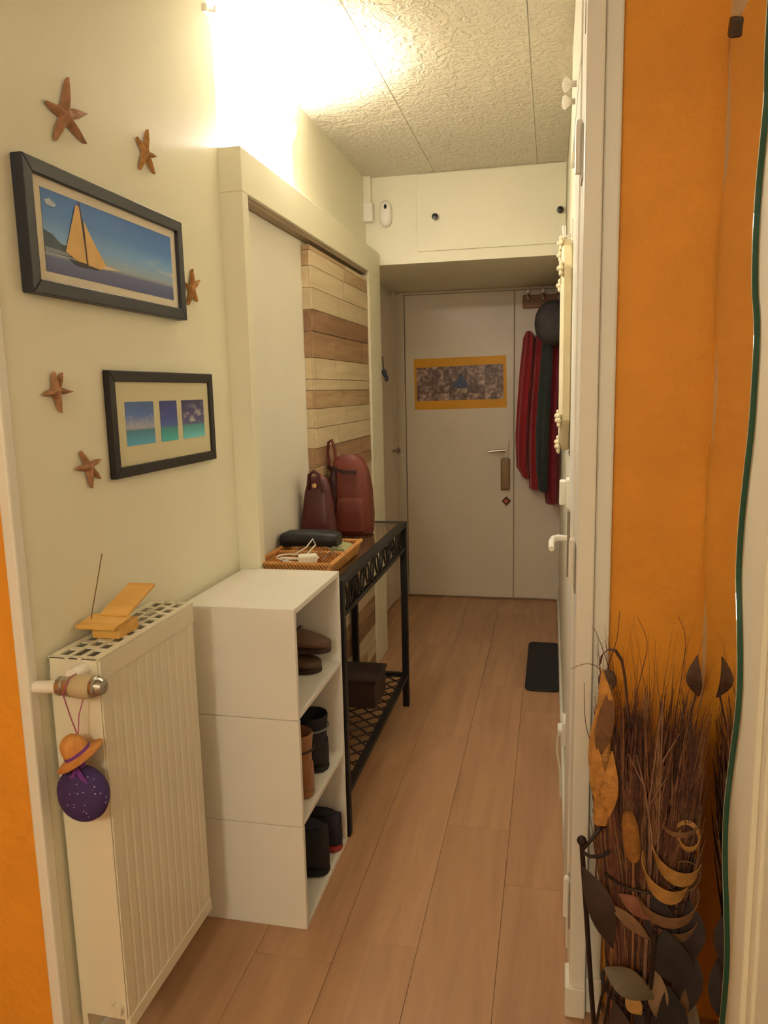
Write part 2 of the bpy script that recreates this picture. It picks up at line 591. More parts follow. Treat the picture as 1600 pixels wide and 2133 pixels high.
# hall cupboard door on the right wall, edge-on
d5 = struct(MB().box(0.05, HR, 1.745, 2.13, 0.01, 2.05).build('door_5', M_white, bevel=0.002), 'white cupboard door on the right hall wall with lever handle', 'door')
b = MB().box(0.043, 0.05, 1.985, 2.02, 0.9, 1.075)
pl = b.build('handle_plate', mat('grey_plate', (150, 140, 122), 0.4, metal=0.4), d5, bevel=0.002)
b = MB().tube([(0.045, 2.0, 1.0), (0.02, 2.0, 1.002), (0.008, 1.995, 1.0), (0.004, 1.975, 0.997), (0.003, 1.93, 0.995), (0.004, 1.905, 0.992)], [0.009, 0.009, 0.0085, 0.008, 0.0075, 0.007], 10)
b.build('lever', M_wplast, d5, smooth=True)
for z in (1.85, 1.02, 0.235):
    h = MB().tube([(0.046, 1.625, z - 0.045), (0.046, 1.625, z + 0.045)], 0.0075, 10)
    h.ball((0.046, 1.625, z + 0.049), 0.007, 8)
    hh = h.build('hinge', M_wplast, d5, smooth=True)
    MB().box(0.051, 0.054, 1.6, 1.66, z - 0.06, z + 0.04).build('hinge_leaf', mat('grey_plate', (150, 140, 122)), hh)
MB().box(0.0525, 0.054, 1.585, 1.605, 2.05, 2.1).build('strike_plate', mat('grey_plate', (150, 140, 122)), d5)

# upper cupboard doors with round knobs
for i, (y0, y1, ky) in enumerate(((1.745, 2.128, 2.07), (2.132, 2.6, 2.19))):
    cb = tag(MB().box(0.05, HR, y0, y1, 2.07, 2.42).build('cupboard_door', M_white, bevel=0.002),
             ('small white upper cupboard door above the lever-handled door' if i == 0 else 'white upper cupboard door next to the one above the lever-handled door'), 'cupboard door', 'upper cupboard doors on the right wall')
    MB().lathe([(0.007, 0), (0.007, -0.012), (0.013, -0.018), (0.018, -0.026), (0.014, -0.032), (0.001, -0.034)], (0.05, ky, 2.13), 16, 'x').build('knob', M_wplast, cb, smooth=True)

# overhead cupboard panel on the header box
cb = tag(MB().box(-0.66, 0.055, 3.87, 3.88, 2.073, 2.435).build('overhead_cupboard_door', M_cream, bevel=0.002), 'cream overhead cupboard door with two dark round knobs', 'cupboard door')
for x, z in ((-0.569, 2.23), (0.028, 2.22)):
    MB().lathe([(0.007, 0), (0.007, -0.01), (0.016, -0.016), (0.015, -0.025), (0.001, -0.028)], (x, 3.87, z), 14, 'y').build('knob', mat('dark_knob', (40, 32, 26), 0.4), cb, smooth=True)
# detector and trunking
md = thing('motion_detector', (-0.818, 3.88, 2.2), 'white oval alarm motion detector with a dark lens', 'detector')
b = MB()
rr = []
for y, s in ((3.88, 1.0), (3.862, 1.0), (3.85, 0.86), (3.845, 0.6)):
    rr.append([(-0.818 + 0.031 * s * math.copysign(abs(math.cos(a)) ** 0.8, math.cos(a)), y, 2.262 + 0.064 * s * math.copysign(abs(math.sin(a)) ** 0.7, math.sin(a))) for a in [2 * PI * k / 24 for k in range(24)]])
b.rings(rr).build('housing', M_wplast, md, smooth=True)
MB().ball((-0.815, 3.85, 2.292), 0.012, 10, (0.8, 0.7, 1.2)).build('lens', M_dark, md, smooth=True)
ct = thing('cable_trunking', (-0.9, 3.88, 2.22), 'white cable trunking and junction box in the ceiling corner', 'trunking')
MB().box(-0.925, -0.888, 3.84, 3.88, 2.315, CZ).build('trunking', M_cream, ct, bevel=0.002)
MB().box(-0.925, -0.878, 3.83, 3.88, 2.225, 2.315).build('junction_box', M_wplast, ct, bevel=0.004)

# ------------------------------------------------------------------ lamps
sc = thing('wall_sconce', (-0.972, 2.47, 2.15), 'glowing frosted glass bowl sconce above the closet lintel', 'wall lamp')
MB().box(-0.972, -0.955, 2.43, 2.51, 2.16, 2.27).build('back_plate', M_wplast, sc, bevel=0.004)
def bowl(i0, i1):
    """half of a deep glass bowl standing out from the wall"""
    rr_ = []
    for i in range(i0, i1 + 1):
        a = PI / 2 * i / 10
        r_, z_ = 0.012 + 0.083 * math.sin(a), 2.148 + 0.092 * (1 - math.cos(a))
        rr_.append([(-0.957 + 1.54 * r_ * math.cos(q), 2.47 + r_ * math.sin(q), z_) for q in [-PI / 2 + PI * k / 24 for k in range(25)]])
    n_ = 25
    vs_ = [p_ for r_ in rr_ for p_ in r_]
    fs_ = [(i * n_ + k, i * n_ + k + 1, (i + 1) * n_ + k + 1, (i + 1) * n_ + k) for i in range(len(rr_) - 1) for k in range(n_ - 1)]
    return MB().addv(vs_, fs_)
gb_ = bowl(0, 5).build('glass_bowl', emit('frosted_glass_lit', LAMP_COL, SCONCE_GLASS), sc, smooth=True)
bowl(5, 10).build('dimmed_upper_bowl', emit('upper_bowl_dimmed', LAMP_COL, SCONCE_GLASS * 0.07), gb_, smooth=True)  # upper half of the bowl, glow cut to keep light off ceiling and walls
MB().ball((-0.895, 2.47, 2.188), 0.016, 14, (1, 1, 1.1)).build('bulb', emit('bulb_lit', LAMP_COL, SCONCE_BULB), sc, smooth=True)

rl = thing('ceiling_lamp_offscreen', (RLX, RLY, CZ), 'round opal glass ceiling lamp of the near room', 'ceiling lamp')
MB().lathe([(0.07, CZ), (0.07, CZ - 0.025), (0.02, CZ - 0.03)], (RLX, RLY, 0), 24).build('canopy', M_white, rl, smooth=True)
MB().tube([(RLX, RLY, CZ - 0.02), (RLX, RLY, CZ - 0.18)], 0.008, 8).build('rod', M_white, rl)
MB().ball((RLX, RLY, CZ - 0.33), 0.16, 24).build('globe_offscreen', emit('opal_globe_lit', ROOM_COL, ROOM_LAMP * 8), rl, smooth=True)

# ------------------------------------------------------------------ radiator
X0, X1, Y0, Y1, Z0, Z1 = -0.918, -0.81, 1.19, 1.572, 0.13, 0.915
ra = thing('radiator', (-0.86, 1.38, 0), 'white fluted panel radiator with a slotted top grille', 'radiator')
# front panel with shallow vertical flutes
prof = [(X1 - 0.012, Y0 + 0.004)]
y = Y0 + 0.022
prof += [(X1 - 0.002, Y0 + 0.004), (X1 - 0.002, y)]
nfl = 11
pitch = (Y1 - Y0 - 0.044) / nfl
for i in range(nfl):
    prof += [(X1 - 0.002, y + pitch * 0.30), (X1 - 0.0032, y + pitch * 0.42), (X1 - 0.0032, y + pitch * 0.62), (X1 - 0.002, y + pitch * 0.74)]
    y += pitch
prof += [(X1 - 0.002, Y1 - 0.004), (X1 - 0.012, Y1 - 0.004)]
b = MB().prism([(p[0], p[1], Z0 + 0.03) for p in prof], (0, 0, Z1 - Z0 - 0.075))
b.box(X1 - 0.012, X1, Y0 + 0.003, Y1 - 0.003, Z1 - 0.046, Z1 - 0.004)
b.box(X1 - 0.012, X1, Y0 + 0.003, Y1 - 0.003, Z0, Z0 + 0.031)
b.build('front_panel', M_rad, ra, bevel=0.0012, seg=1)
MB().box(X0, X0 + 0.012, Y0 + 0.004, Y1 - 0.004, Z0, Z1 - 0.03).build('rear_panel', M_rad, ra)
for ya, yb in ((Y0, Y0 + 0.0028), (Y1 - 0.0028, Y1)):
    MB().box(X0 + 0.004, X1 - 0.004, ya, yb, Z0 + 0.03, Z1).build('side_cover', M_rad, ra, bevel=0.001, seg=1)
b = MB()
for i in range(15):
    yy = Y0 + 0.018 + (Y1 - Y0 - 0.036) * i / 14
    b.box(X0 + 0.013, X1 - 0.013, yy - 0.0005, yy + 0.0005, Z0 + 0.04, Z1 - 0.05)
b.build('convector_core', M_rad, ra)
# top grille: frame and bars leaving real slots
b = MB()
gz0, gz1 = Z1 - 0.003, Z1
fx0, fx1, fy0, fy1 = X0 + 0.002, X1, Y0, Y1
xs = [fx0 + 0.012, fx1 - 0.013]
ws = (xs[1] - xs[0]) / 3
b.box(fx0, xs[0] + 0.004, fy0, fy1, gz0, gz1)
b.box(xs[1] - 0.004, fx1, fy0, fy1, gz0, gz1)
for i in (1, 2):
    b.box(xs[0] + ws * i - 0.004, xs[0] + ws * i + 0.004, fy0 + 0.01, fy1 - 0.01, gz0, gz1)
ns = 9
cell = (fy1 - fy0 - 0.02) / ns
for i in range(3):
    xa, xb = xs[0] + ws * i + 0.004, xs[0] + ws * (i + 1) - 0.004
    b.box(xa, xb, fy0, fy0 + 0.012, gz0, gz1)
    b.box(xa, xb, fy1 - 0.012, fy1, gz0, gz1)
    for j in range(1, ns):
        yy = fy0 + 0.01 + cell * (j + (0.3 if i == 1 else 0.0))
        if yy < fy1 - 0.016:
            b.box(xa, xb, yy - 0.006, yy + 0.006, gz0, gz1)
b.build('top_grille', M_rad, ra)
for yy in (Y0 + 0.07, Y1 - 0.07):
    MB().box(HL, X0 + 0.002, yy - 0.015, yy + 0.015, Z0 + 0.1, Z1 - 0.1).build('wall_bracket', M_rad, ra)
# thermostatic valve across the near side
vz, vy = 0.874, 1.155
va = MB().tube([(-0.924, vy, vz - 0.006), (-0.872, vy, vz - 0.002)], [0.011, 0.0125], 12)
va = va.build('valve_pipe', M_wplast, ra, smooth=True)
MB().lathe([(0.001, 0), (0.0135, 0.0), (0.018, 0.004), (0.018, 0.012), (0.015, 0.015), (0.019, 0.019), (0.019, 0.03), (0.001, 0.03)], (-0.874, vy, vz), 12, 'x').build('collar', M_chrome, va, smooth=True)
MB().lathe([(0.001, 0), (0.018, 0.0), (0.022, 0.008), (0.023, 0.03), (0.021, 0.044), (0.001, 0.045)], (-0.845, vy, vz + 0.002), 20, 'x').build('thermostat_head', mat('beige_plastic', (196, 178, 140), 0.45), va, smooth=True)
MB().lathe([(0.001, 0), (0.0195, 0.0), (0.02, 0.006), (0.016, 0.009), (0.0175, 0.013), (0.013, 0.021), (0.001, 0.022)], (-0.801, vy, vz + 0.003), 16, 'x').build('end_cap', M_chrome, va, smooth=True)
MB().tube([(-0.842, vy, vz + 0.018), (-0.842, 1.196, vz + 0.02)], 0.015, 12).build('valve_body', M_wplast, va, smooth=True)
MB().lathe([(0.001, -0.008), (0.013, -0.008), (0.013, 0.008), (0.001, 0.008)], (-0.832, 1.187, 0.186), 16, 'y').build('drain_plug', M_rad, ra, smooth=True)

# lavender sachet hanging from the valve
sa = thing('lavender_sachet', (-0.836, 1.145, 0.62), 'purple spotted lavender sachet with tiny straw hat hung on radiator valve', 'sachet')
def sachet_mat():
    m = mat('purple_spotted_cloth', (74, 52, 108), 0.8, 0.15, 20, 0.3, 60)
    t = NT(m)
    p = t.n['Principled BSDF']
    v = t.add('ShaderNodeTexVoronoi')
    v.inputs['Scale'].default_value = 95
    tc = t.add('ShaderNodeTexCoord')
    t.link(tc, 'Object', v, 'Vector')
    r = t.add('ShaderNodeValToRGB')
    r.color_ramp.elements[0].position = 0.10
    r.color_ramp.elements[0].color = lin((190, 176, 200))
    r.color_ramp.elements[1].position = 0.16
    r.color_ramp.elements[1].color = lin((66, 46, 98))
    t.link(v, 'Distance', r, 'Fac')
    t.link(r, 'Color', p, 'Base Color')
    return m
b = MB()
rr = []
c = Vector((-0.834, 1.145, 0.672))
n = 40
for i in range(17):
    t = PI * i / 16
    r0 = 0.0505 * max(math.sin(t), 0.03)
    rr.append([c + Vector(((r0 * (1 + 0.035 * math.cos(13 * a) * (i / 16) ** 0.5)) * math.cos(a), 0.62 * r0 * math.sin(a), 0.054 * -math.cos(t))) for a in [2 * PI * k / n for k in range(n)]])
b.rings(rr)
b.build('bag', sachet_mat(), sa, smooth=True)
b = MB().lathe([(0.012, 0.717), (0.007, 0.727), (0.01, 0.74), (0.001, 0.741)], (-0.834, 1.145, 0), 14)
b.ribbon([(-0.834, 1.13, 0.728), (-0.822, 1.125, 0.718), (-0.812, 1.125, 0.702)], (0.006, 0, 0.008), 0.0015)
b.ribbon([(-0.834, 1.13, 0.728), (-0.838, 1.125, 0.715), (-0.832, 1.125, 0.70)], (0.009, 0, 0.004), 0.0015)
b.build('ribbon_tie', mat('violet_ribbon', (116, 56, 140), 0.5), sa)
hatm = wood('straw', (226, 160, 84), (190, 120, 52), 2, 20, 0.7, 0.02, 3)
tilt = Matrix.Rotation(math.radians(-28), 3, 'Y') @ Matrix.Rotation(math.radians(10), 3, 'X')
hc = Vector((-0.836, 1.145, 0.748))
def tilted(prof, n=24):
    return [[hc + tilt @ Vector((r * math.cos(2 * PI * k / n), r * math.sin(2 * PI * k / n), h)) for k in range(n)] for r, h in prof]
b = MB().rings(tilted([(0.044, -0.006), (0.046, -0.003), (0.03, 0.0), (0.024, 0.004), (0.0235, 0.018), (0.019, 0.032), (0.01, 0.04), (0.001, 0.042)]))
ht = b.build('straw_hat', hatm, sa, smooth=True)
MB().rings(tilted([(0.0252, 0.003), (0.0252, 0.009), (0.0246, 0.009), (0.0246, 0.003)]), False, False).build('hat_band', mat('violet_ribbon', (116, 56, 140)), ht)
MB().tube([hc + Vector((0, 0, 0.04)), (-0.842, 1.14, 0.82), (-0.845, 1.128, 0.87), (-0.838, 1.14, 0.897), (-0.832, 1.16, 0.9), (-0.83, 1.179, 0.87), (-0.836, 1.155, 0.82), hc + Vector((0.001, 0.002, 0.04))], 0.0012, 6).build('hanging_loop', mat('pink_cord', (170, 84, 120), 0.6), sa)

# wooden incense holder on the grille
ih = thing('incense_holder', (-0.86, 1.36, Z1), 'small pale wooden incense holder on top of the radiator', 'incense holder')
pine = wood('pale_pine', (232, 184, 98), (206, 148, 66), 0, 5, 0.5, 0.03, 5)
MB().box(-0.895, -0.835, 1.30, 1.375, Z1, Z1 + 0.026).build('base_block', pine, ih, bevel=0.002)
rt = Matrix.Rotation(math.radians(6), 3, 'X')
MB().box(-0.918, -0.832, 1.28, 1.345, Z1 + 0.027, Z1 + 0.034, rt).build('tray_board', pine, ih, bevel=0.0015)
rt = Matrix.Rotation(math.radians(17), 3, 'X')
MB().box(-0.898, -0.836, 1.335, 1.46, Z1 + 0.033, Z1 + 0.04, rt, (-0.86, 1.335, Z1 + 0.036)).build('sloped_board', pine, ih, bevel=0.0015)
st = tag(MB().tube([(-0.905, 1.315, Z1 + 0.032), (-0.897, 1.36, 1.075)], 0.0011, 6).build('incense_stick', mat('incense_brown', (120, 92, 60), 0.8)), 'thin brown incense stick leaning from the pale wooden holder', 'incense stick')

# ------------------------------------------------------------------ cube shelf
SY0, SY1, SXA, SXB = 1.70, 2.108, -0.911, -0.61
cs = thing('cube_shelf', (-0.76, 1.9, 0), 'white three-tier open cube shelf holding shoes', 'shelf')
ch, th = 0.29, 0.015
for i in range(3):
    z0 = i * ch
    z1 = z0 + ch - 0.0015
    MB().box(SXA, SXB, SY0, SY0 + th, z0, z1).build('side_panel', M_shelf, cs, bevel=0.001, seg=1)
    MB().box(SXA, SXB, SY1 - th, SY1, z0, z1).build('side_panel', M_shelf, cs, bevel=0.001, seg=1)
    MB().box(SXA, SXB, SY0 + th, SY1 - th, z0, z0 + th).build('bottom_panel', M_shelf, cs, bevel=0.001, seg=1)
    if i == 2:
        MB().box(SXA, SXB, SY0 + th, SY1 - th, z1 - th, z1).build('top_panel', M_shelf, cs, bevel=0.001, seg=1)
    MB().box(SXA, SXA + 0.004, SY0 + th, SY1 - th, z0 + th, z1 - (th if i == 2 else 0)).build('back_panel', M_shelf, cs)

# ------------------------------------------------------------------ shoes (toes towards the hall)
def shoe(name, label, toe, yaw, L, W, hs, mats, boot=0.0, lift=0.0, grp=None, collar=None, pitch=0.0):
    """toe = world point of the toe tip on the ground; hs = (heel height, vamp, toe)"""
    up_m, sole_m, in_m = mats
    o = thing(name, toe, label, 'shoe' if not boot else 'boot', grp)
    rot = Matrix.Rotation(yaw, 3, 'Z') @ Matrix.Rotation(pitch, 3, 'Y')
    base = Vector(toe)
    def Wd(p):
        return base + rot @ (Vector(p) - Vector((L, 0, 0)))
    def hw(t):
        return W * 0.5 * (0.62 + 0.36 * math.sin(PI * min(max((t - 0.12) / 0.9, 0), 1)) ** 0.8) * (1 if t < 0.86 else math.sqrt(max(0.02, 1 - ((t - 0.86) / 0.145) ** 2))) * (1 if t > 0.08 else math.sqrt(max(0.05, 1 - ((0.08 - t) / 0.085) ** 2)))
    def hh(t):
        if t < 0.3:
            return hs[0]
        if t < 0.6:
            return hs[0] + (hs[1] - hs[0]) * (t - 0.3) / 0.3
        return hs[1] + (hs[2] - hs[1]) * ((t - 0.6) / 0.4) ** 1.2
    n = 18
    ts = [0, 0.03, 0.08, 0.16, 0.25, 0.35, 0.45, 0.55, 0.65, 0.75, 0.84, 0.9, 0.95, 0.98, 1.0]
    sh = 0.018
    def ring(t, k0, z0, z1, grow=1.0):
        w_ = hw(t) * grow
        pts = []
        for k in range(n):
            a = 2 * PI * k / n
            ca, sa_ = math.cos(a), math.sin(a)
            y = w_ * math.copysign(abs(ca) ** k0, ca)
            z = (z0 + z1) / 2 + (z1 - z0) / 2 * math.copysign(abs(sa_) ** k0, sa_)
            if z > z0 + (z1 - z0) * 0.55:
                y *= 1 - 0.35 * ((z - z0) / (z1 - z0) - 0.55) / 0.45
            pts.append(Wd((t * L, y, z + lift)))
        return pts
    MB().rings([ring(t, 0.75, sh * 0.6, max(hh(t), sh * 1.8)) for t in ts]).build('upper', up_m, o, smooth=True)
    MB().rings([ring(t, 0.35, 0, sh, 1.05) for t in ts]).build('sole', sole_m, o, smooth=True)
    if boot:
        rr = []
        for z, s in ((hs[0] * 0.6, 0.98), (hs[0] + 0.01, 0.92), (hs[0] + boot * 0.5, 0.96), (hs[0] + boot, 1.04), (hs[0] + boot + 0.004, 1.0), (hs[0] + boot - 0.006, 0.9), (hs[0] + boot * 0.5, 0.82)):
            rr.append([Wd((L * 0.19 + s * L * 0.19 * math.cos(a), s * W * 0.43 * math.sin(a), z + lift)) for a in [2 * PI * k / n for k in range(n)]])
        MB().rings(rr).build('shaft', collar or up_m, o, smooth=True)
        MB().tube([Wd((L * 0.19 + L * 0.2 * math.cos(a), W * 0.46 * math.sin(a), hs[0] + boot * 0.45 + lift)) for a in [2 * PI * k / 24 for k in range(24)]], 0.003, 6, True).build('ankle_band', in_m, o)
        MB().rings([ring(t, 0.75, sh, 0.035, 1.03) for t in (0.86, 0.92, 0.97, 1.0)]).build('toe_cap', up_m, o, smooth=True)
    else:
        MB().ball(Wd((L * 0.24, 0, hs[0] + lift - 0.006)), 1.0, 14, (L * 0.19, W * 0.26, 0.012)).build('opening', in_m, o, smooth=True)
        b = MB()
        for q in range(3):
            t = 0.5 + 0.07 * q
            b.ribbon([Wd((L * t, s * hw(t) * 0.5, hh(t) + lift + 0.001)) for s in (-1, -0.4, 0.4, 1)], rot @ Vector((0.008, 0, 0)), 0.003)
        b.build('instep_strap', sole_m, o)
    return o
lb = mat('brown_leather', (96, 70, 52), 0.45, 0.12, 20, 0.15, 80)
ls = mat('dark_brown_sole', (64, 46, 36), 0.7, 0.1)
lt = mat('tan_suede', (156, 104, 62), 0.8, 0.12, 25, 0.3, 120, sheen=0.3)
bk = mat('black_fabric', (34, 34, 38), 0.75, 0.15, 25, 0.2, 120)
nv = mat('navy_mesh', (36, 34, 48), 0.7, 0.15, 25, 0.2, 150)
gy = mat('grey_band', (120, 118, 116), 0.6)
rd = mat('red_rubber', (150, 40, 36), 0.5)
g1, g2, g3 = 'shoes in the cube shelf', None, None
shoe('slipper', 'brown leather slipper lying flat in the top shelf cube', (-0.642, 2.0, 0.596), -0.08, 0.25, 0.1, (0.05, 0.052, 0.036), (lb, ls, mat('brown_lining', (124, 94, 70), 0.7)), grp='brown slippers in the top shelf cube')
shoe('slipper', 'brown leather slipper resting on top of its mate in the top cube', (-0.618, 2.02, 0.65), 0.03, 0.27, 0.1, (0.06, 0.062, 0.036), (lb, ls, mat('brown_lining', (124, 94, 70), 0.7)), grp='brown slippers in the top shelf cube', pitch=0.04)
shoe('ankle_boot', 'black ankle boot with a grey band in the middle shelf cube', (-0.876, 1.985, 0.306), PI, 0.25, 0.115, (0.1, 0.085, 0.045), (bk, bk, gy), 0.062, grp=None)
shoe('ankle_boot', 'tan suede boot in the middle shelf cube beside the black one', (-0.878, 1.835, 0.306), PI, 0.255, 0.1, (0.1, 0.08, 0.045), (lt, lt, ls), 0.075)
shoe('sneaker', 'dark navy sneaker with red straps in the bottom cube', (-0.874, 2.04, 0.016), PI, 0.265, 0.092, (0.12, 0.095, 0.05), (nv, rd, bk))
shoe('sneaker', 'black high sneaker at the front of the bottom cube', (-0.886, 1.925, 0.016), PI, 0.27, 0.11, (0.15, 0.11, 0.055), (bk, bk, nv))

# ------------------------------------------------------------------ console table
TX0, TX1, TY0, TY1, TZ = -0.86, -0.605, 2.125, 3.17, 0.835
ta = thing('console_table', (-0.73, 2.65, 0), 'black wrought-iron console table with smoked glass top', 'table')
lw = 0.028
for (x, y) in ((TX1 - lw, TY0), (TX1 - lw, TY1 - lw), (TX0, TY0), (TX0, TY1 - lw)):
    MB().box(x, x + lw, y, y + lw, 0, TZ - 0.02).build('leg', M_iron, ta, bevel=0.003)
b = MB()
b.box(TX1 - 0.03, TX1, TY0, TY1, TZ - 0.022, TZ)
b.box(TX0, TX0 + 0.03, TY0, TY1, TZ - 0.022, TZ)
b.box(TX0 + 0.03, TX1 - 0.03, TY0, TY0 + 0.03, TZ - 0.022, TZ)
b.box(TX0 + 0.03, TX1 - 0.03, TY1 - 0.03, TY1, TZ - 0.022, TZ)
b.build('top_frame', M_iron, ta, bevel=0.002, seg=1)
gm = bpy.data.materials.new('smoked_glass')
gm.use_nodes = True
p = gm.node_tree.nodes['Principled BSDF']
p.inputs['Base Color'].default_value = (0.55, 0.36, 0.22, 1)
p.inputs['Roughness'].default_value = 0.06
p.inputs['Transmission Weight'].default_value = 0.9
p.inputs['IOR'].default_value = 1.45
nzt = gm.node_tree.nodes.new('ShaderNodeTexNoise')
nzt.inputs['Scale'].default_value = 40
bpn = gm.node_tree.nodes.new('ShaderNodeBump')
bpn.inputs['Strength'].default_value = 0.02
gm.node_tree.links.new(nzt.outputs['Fac'], bpn.inputs['Height'])
gm.node_tree.links.new(bpn.outputs['Normal'], p.inputs['Normal'])
MB().box(TX0 + 0.03, TX1 - 0.03, TY0 + 0.03, TY1 - 0.03, TZ - 0.01, TZ - 0.002).build('glass_top', gm, ta)
AZ = TZ - 0.125
b = MB()
for x in (TX1 - 0.02, TX0 + 0.006):
    b.box(x, x + 0.014, TY0 + lw, TY1 - lw, AZ, AZ + 0.016)
for y in (TY0 + 0.006, TY1 - 0.02):
    b.box(TX0 + lw, TX1 - lw, y, y + 0.014, AZ, AZ + 0.016)
b.build('apron_rail', M_iron, ta)
# scroll work of the apron: leaf loops leaning alternately
def scroll(axis, fixed, a0, a1, n):
    b = MB()
    za, zb = AZ + 0.016, TZ - 0.022
    stp = (a1 - a0) / n
    for i in range(n):
        c = a0 + stp * (i + 0.5)
        lean = 0.3 * (1 if i % 2 else -1)
        pts = []
        for k in range(14):
            a = 2 * PI * k / 14
            u = stp * 0.30 * math.cos(a)
            v = (zb - za) * 0.47 * math.sin(a)
            uu = c + u + lean * v
            pts.append((fixed, uu, (za + zb) / 2 + v) if axis == 'y' else (uu, fixed, (za + zb) / 2 + v))
        b.tube(pts, 0.0038, 6, True)
        sp = []
        for k in range(12):
            a = 0.4 + k * 0.62
            r = stp * 0.24 * (1 - k / 14)
            u, v = r * math.cos(a), r * math.sin(a) + (0.014 if i % 2 else -0.014)
            sp.append((fixed, c + u + stp * 0.4, (za + zb) / 2 + v) if axis == 'y' else (c + u + stp * 0.2, fixed, (za + zb) / 2 + v))
        b.tube(sp, 0.003, 5)
    return b
scroll('y', TX1 - 0.013, TY0 + lw + 0.005, TY1 - lw - 0.03, 13).build('scroll_work', M_iron, ta)
scroll('x', TY1 - 0.013, TX0 + lw + 0.005, TX1 - lw - 0.03, 3).build('scroll_work', M_iron, ta)
scroll('x', TY0 + 0.013, TX0 + lw + 0.005, TX1 - lw - 0.03, 3).build('scroll_work', M_iron, ta)
SZ = 0.135
b = MB()
b.box(TX1 - 0.026, TX1 - 0.002, TY0 + lw, TY1 - lw, SZ, SZ + 0.018)
b.box(TX0 + 0.002, TX0 + 0.026, TY0 + lw, TY1 - lw, SZ, SZ + 0.018)
b.box(TX0 + lw, TX1 - lw, TY0 + 0.004, TY0 + 0.026, SZ, SZ + 0.018)
b.box(TX0 + lw, TX1 - lw, TY1 - 0.026, TY1 - 0.004, SZ, SZ + 0.018)
b.build('shelf_frame', M_iron, ta)
b = MB()
xa, xb, ya, yb = TX0 + 0.02, TX1 - 0.02, TY0 + 0.02, TY1 - 0.02
D = 0.075
for s in (1, -1):
    k = -20
    while k < 40:
        y_ = ya + k * D
        p0, p1 = Vector((xa, y_, SZ + 0.008)), Vector((xb, y_ + s * (xb - xa) * 1.0, SZ + 0.008))
        k += 1
        lo, hi = 0.0, 1.0
        dy = p1.y - p0.y
        for lim, sg in ((ya, 1), (yb, -1)):
            f0, f1 = sg * (p0.y - lim), sg * (p1.y - lim)
            if f0 < 0 and f1 < 0:
                lo, hi = 1, 0
            elif f0 < 0:
                lo = max(lo, -f0 / (f1 - f0))
            elif f1 < 0:
                hi = min(hi, f0 / (f0 - f1))
        if hi - lo > 0.03:
            d_ = p1 - p0
            b.tube([p0 + d_ * lo, p0 + d_ * hi], 0.0036, 5)
b.build('lattice', M_rust, ta)

# ------------------------------------------------------------------ things on the table
wk = bpy.data.materials.new('wicker')
wk.use_nodes = True
t = NT(wk)
p = t.n['Principled BSDF']
p.inputs['Roughness'].default_value = 0.6
tc = t.add('ShaderNodeTexCoord')
wv = t.add('ShaderNodeTexWave')
wv.bands_direction = 'DIAGONAL'
wv.inputs['Scale'].default_value = 55
wv.inputs['Distortion'].default_value = 2.0
t.link(tc, 'Object', wv, 'Vector')
r = t.add('ShaderNodeValToRGB')
r.color_ramp.elements[0].color = lin((150, 94, 40))
r.color_ramp.elements[1].color = lin((222, 160, 84))
t.link(wv, 'Color', r, 'Fac')
t.link(r, 'Color', p, 'Base Color')
bp = t.add('ShaderNodeBump')
bp.inputs['Strength'].default_value = 0.5
bp.inputs['Distance'].default_value = 0.004
t.link(wv, 'Color', bp, 'Height')
t.link(bp, 'Normal', p, 'Normal')
tr = thing('wicker_tray', (-0.765, 2.31, TZ), 'honey wicker tray with two compartments full of odds and ends', 'tray')
bx0, bx1, by0, by1, bz0, bz1 = -0.87, -0.658, 2.15, 2.50, TZ + 0.001, TZ + 0.043
MB().box(bx0, bx1, by0, by1, bz0, bz0 + 0.005).build('tray_base', wk, tr)
fl = 0.014
def wall(a, b_, n_, parent=tr):
    a, b_, n_ = Vector(a), Vector(b_), Vector(n_)
    up = Vector((0, 0, bz1 - bz0))
    MB().prism([a, b_, b_ + up + n_ * fl, a + up + n_ * fl], n_ * 0.004).build('tray_wall', wk, parent)
wall((bx0, by0, bz0), (bx1, by0, bz0), (0, -1, 0))
wall((bx0, by1, bz0), (bx1, by1, bz0), (0, 1, 0))
wall((bx0, by0, bz0), (bx0, by1, bz0), (-1, 0, 0))
wall((bx1, by0, bz0), (bx1, by1, bz0), (1, 0, 0))
MB().box(bx0 - 0.008, bx1 + 0.008, 2.318, 2.324, bz0 + 0.005, bz1 - 0.004).build('divider', wk, tr)
MB().tube([(bx0 - fl, by0 - fl, bz1), (bx1 + fl, by0 - fl, bz1), (bx1 + fl, by0 - fl + 0.001, bz1), (bx1 + fl, by1 + fl, bz1 + 0.002), (bx1 + fl - 0.001, by1 + fl, bz1), (bx0 - fl, by1 + fl, bz1), (bx0 - fl, by1 + fl - 0.001, bz1), (bx0 - fl, by0 - fl + 0.001, bz1)], 0.007, 8, True).build('rim', wk, tr)
MB().tube([(bx0 - 0.01, 2.321, bz1 - 0.003), (bx1 + 0.01, 2.321, bz1 - 0.003)], 0.006, 8).build('divider_rim', wk, tr)

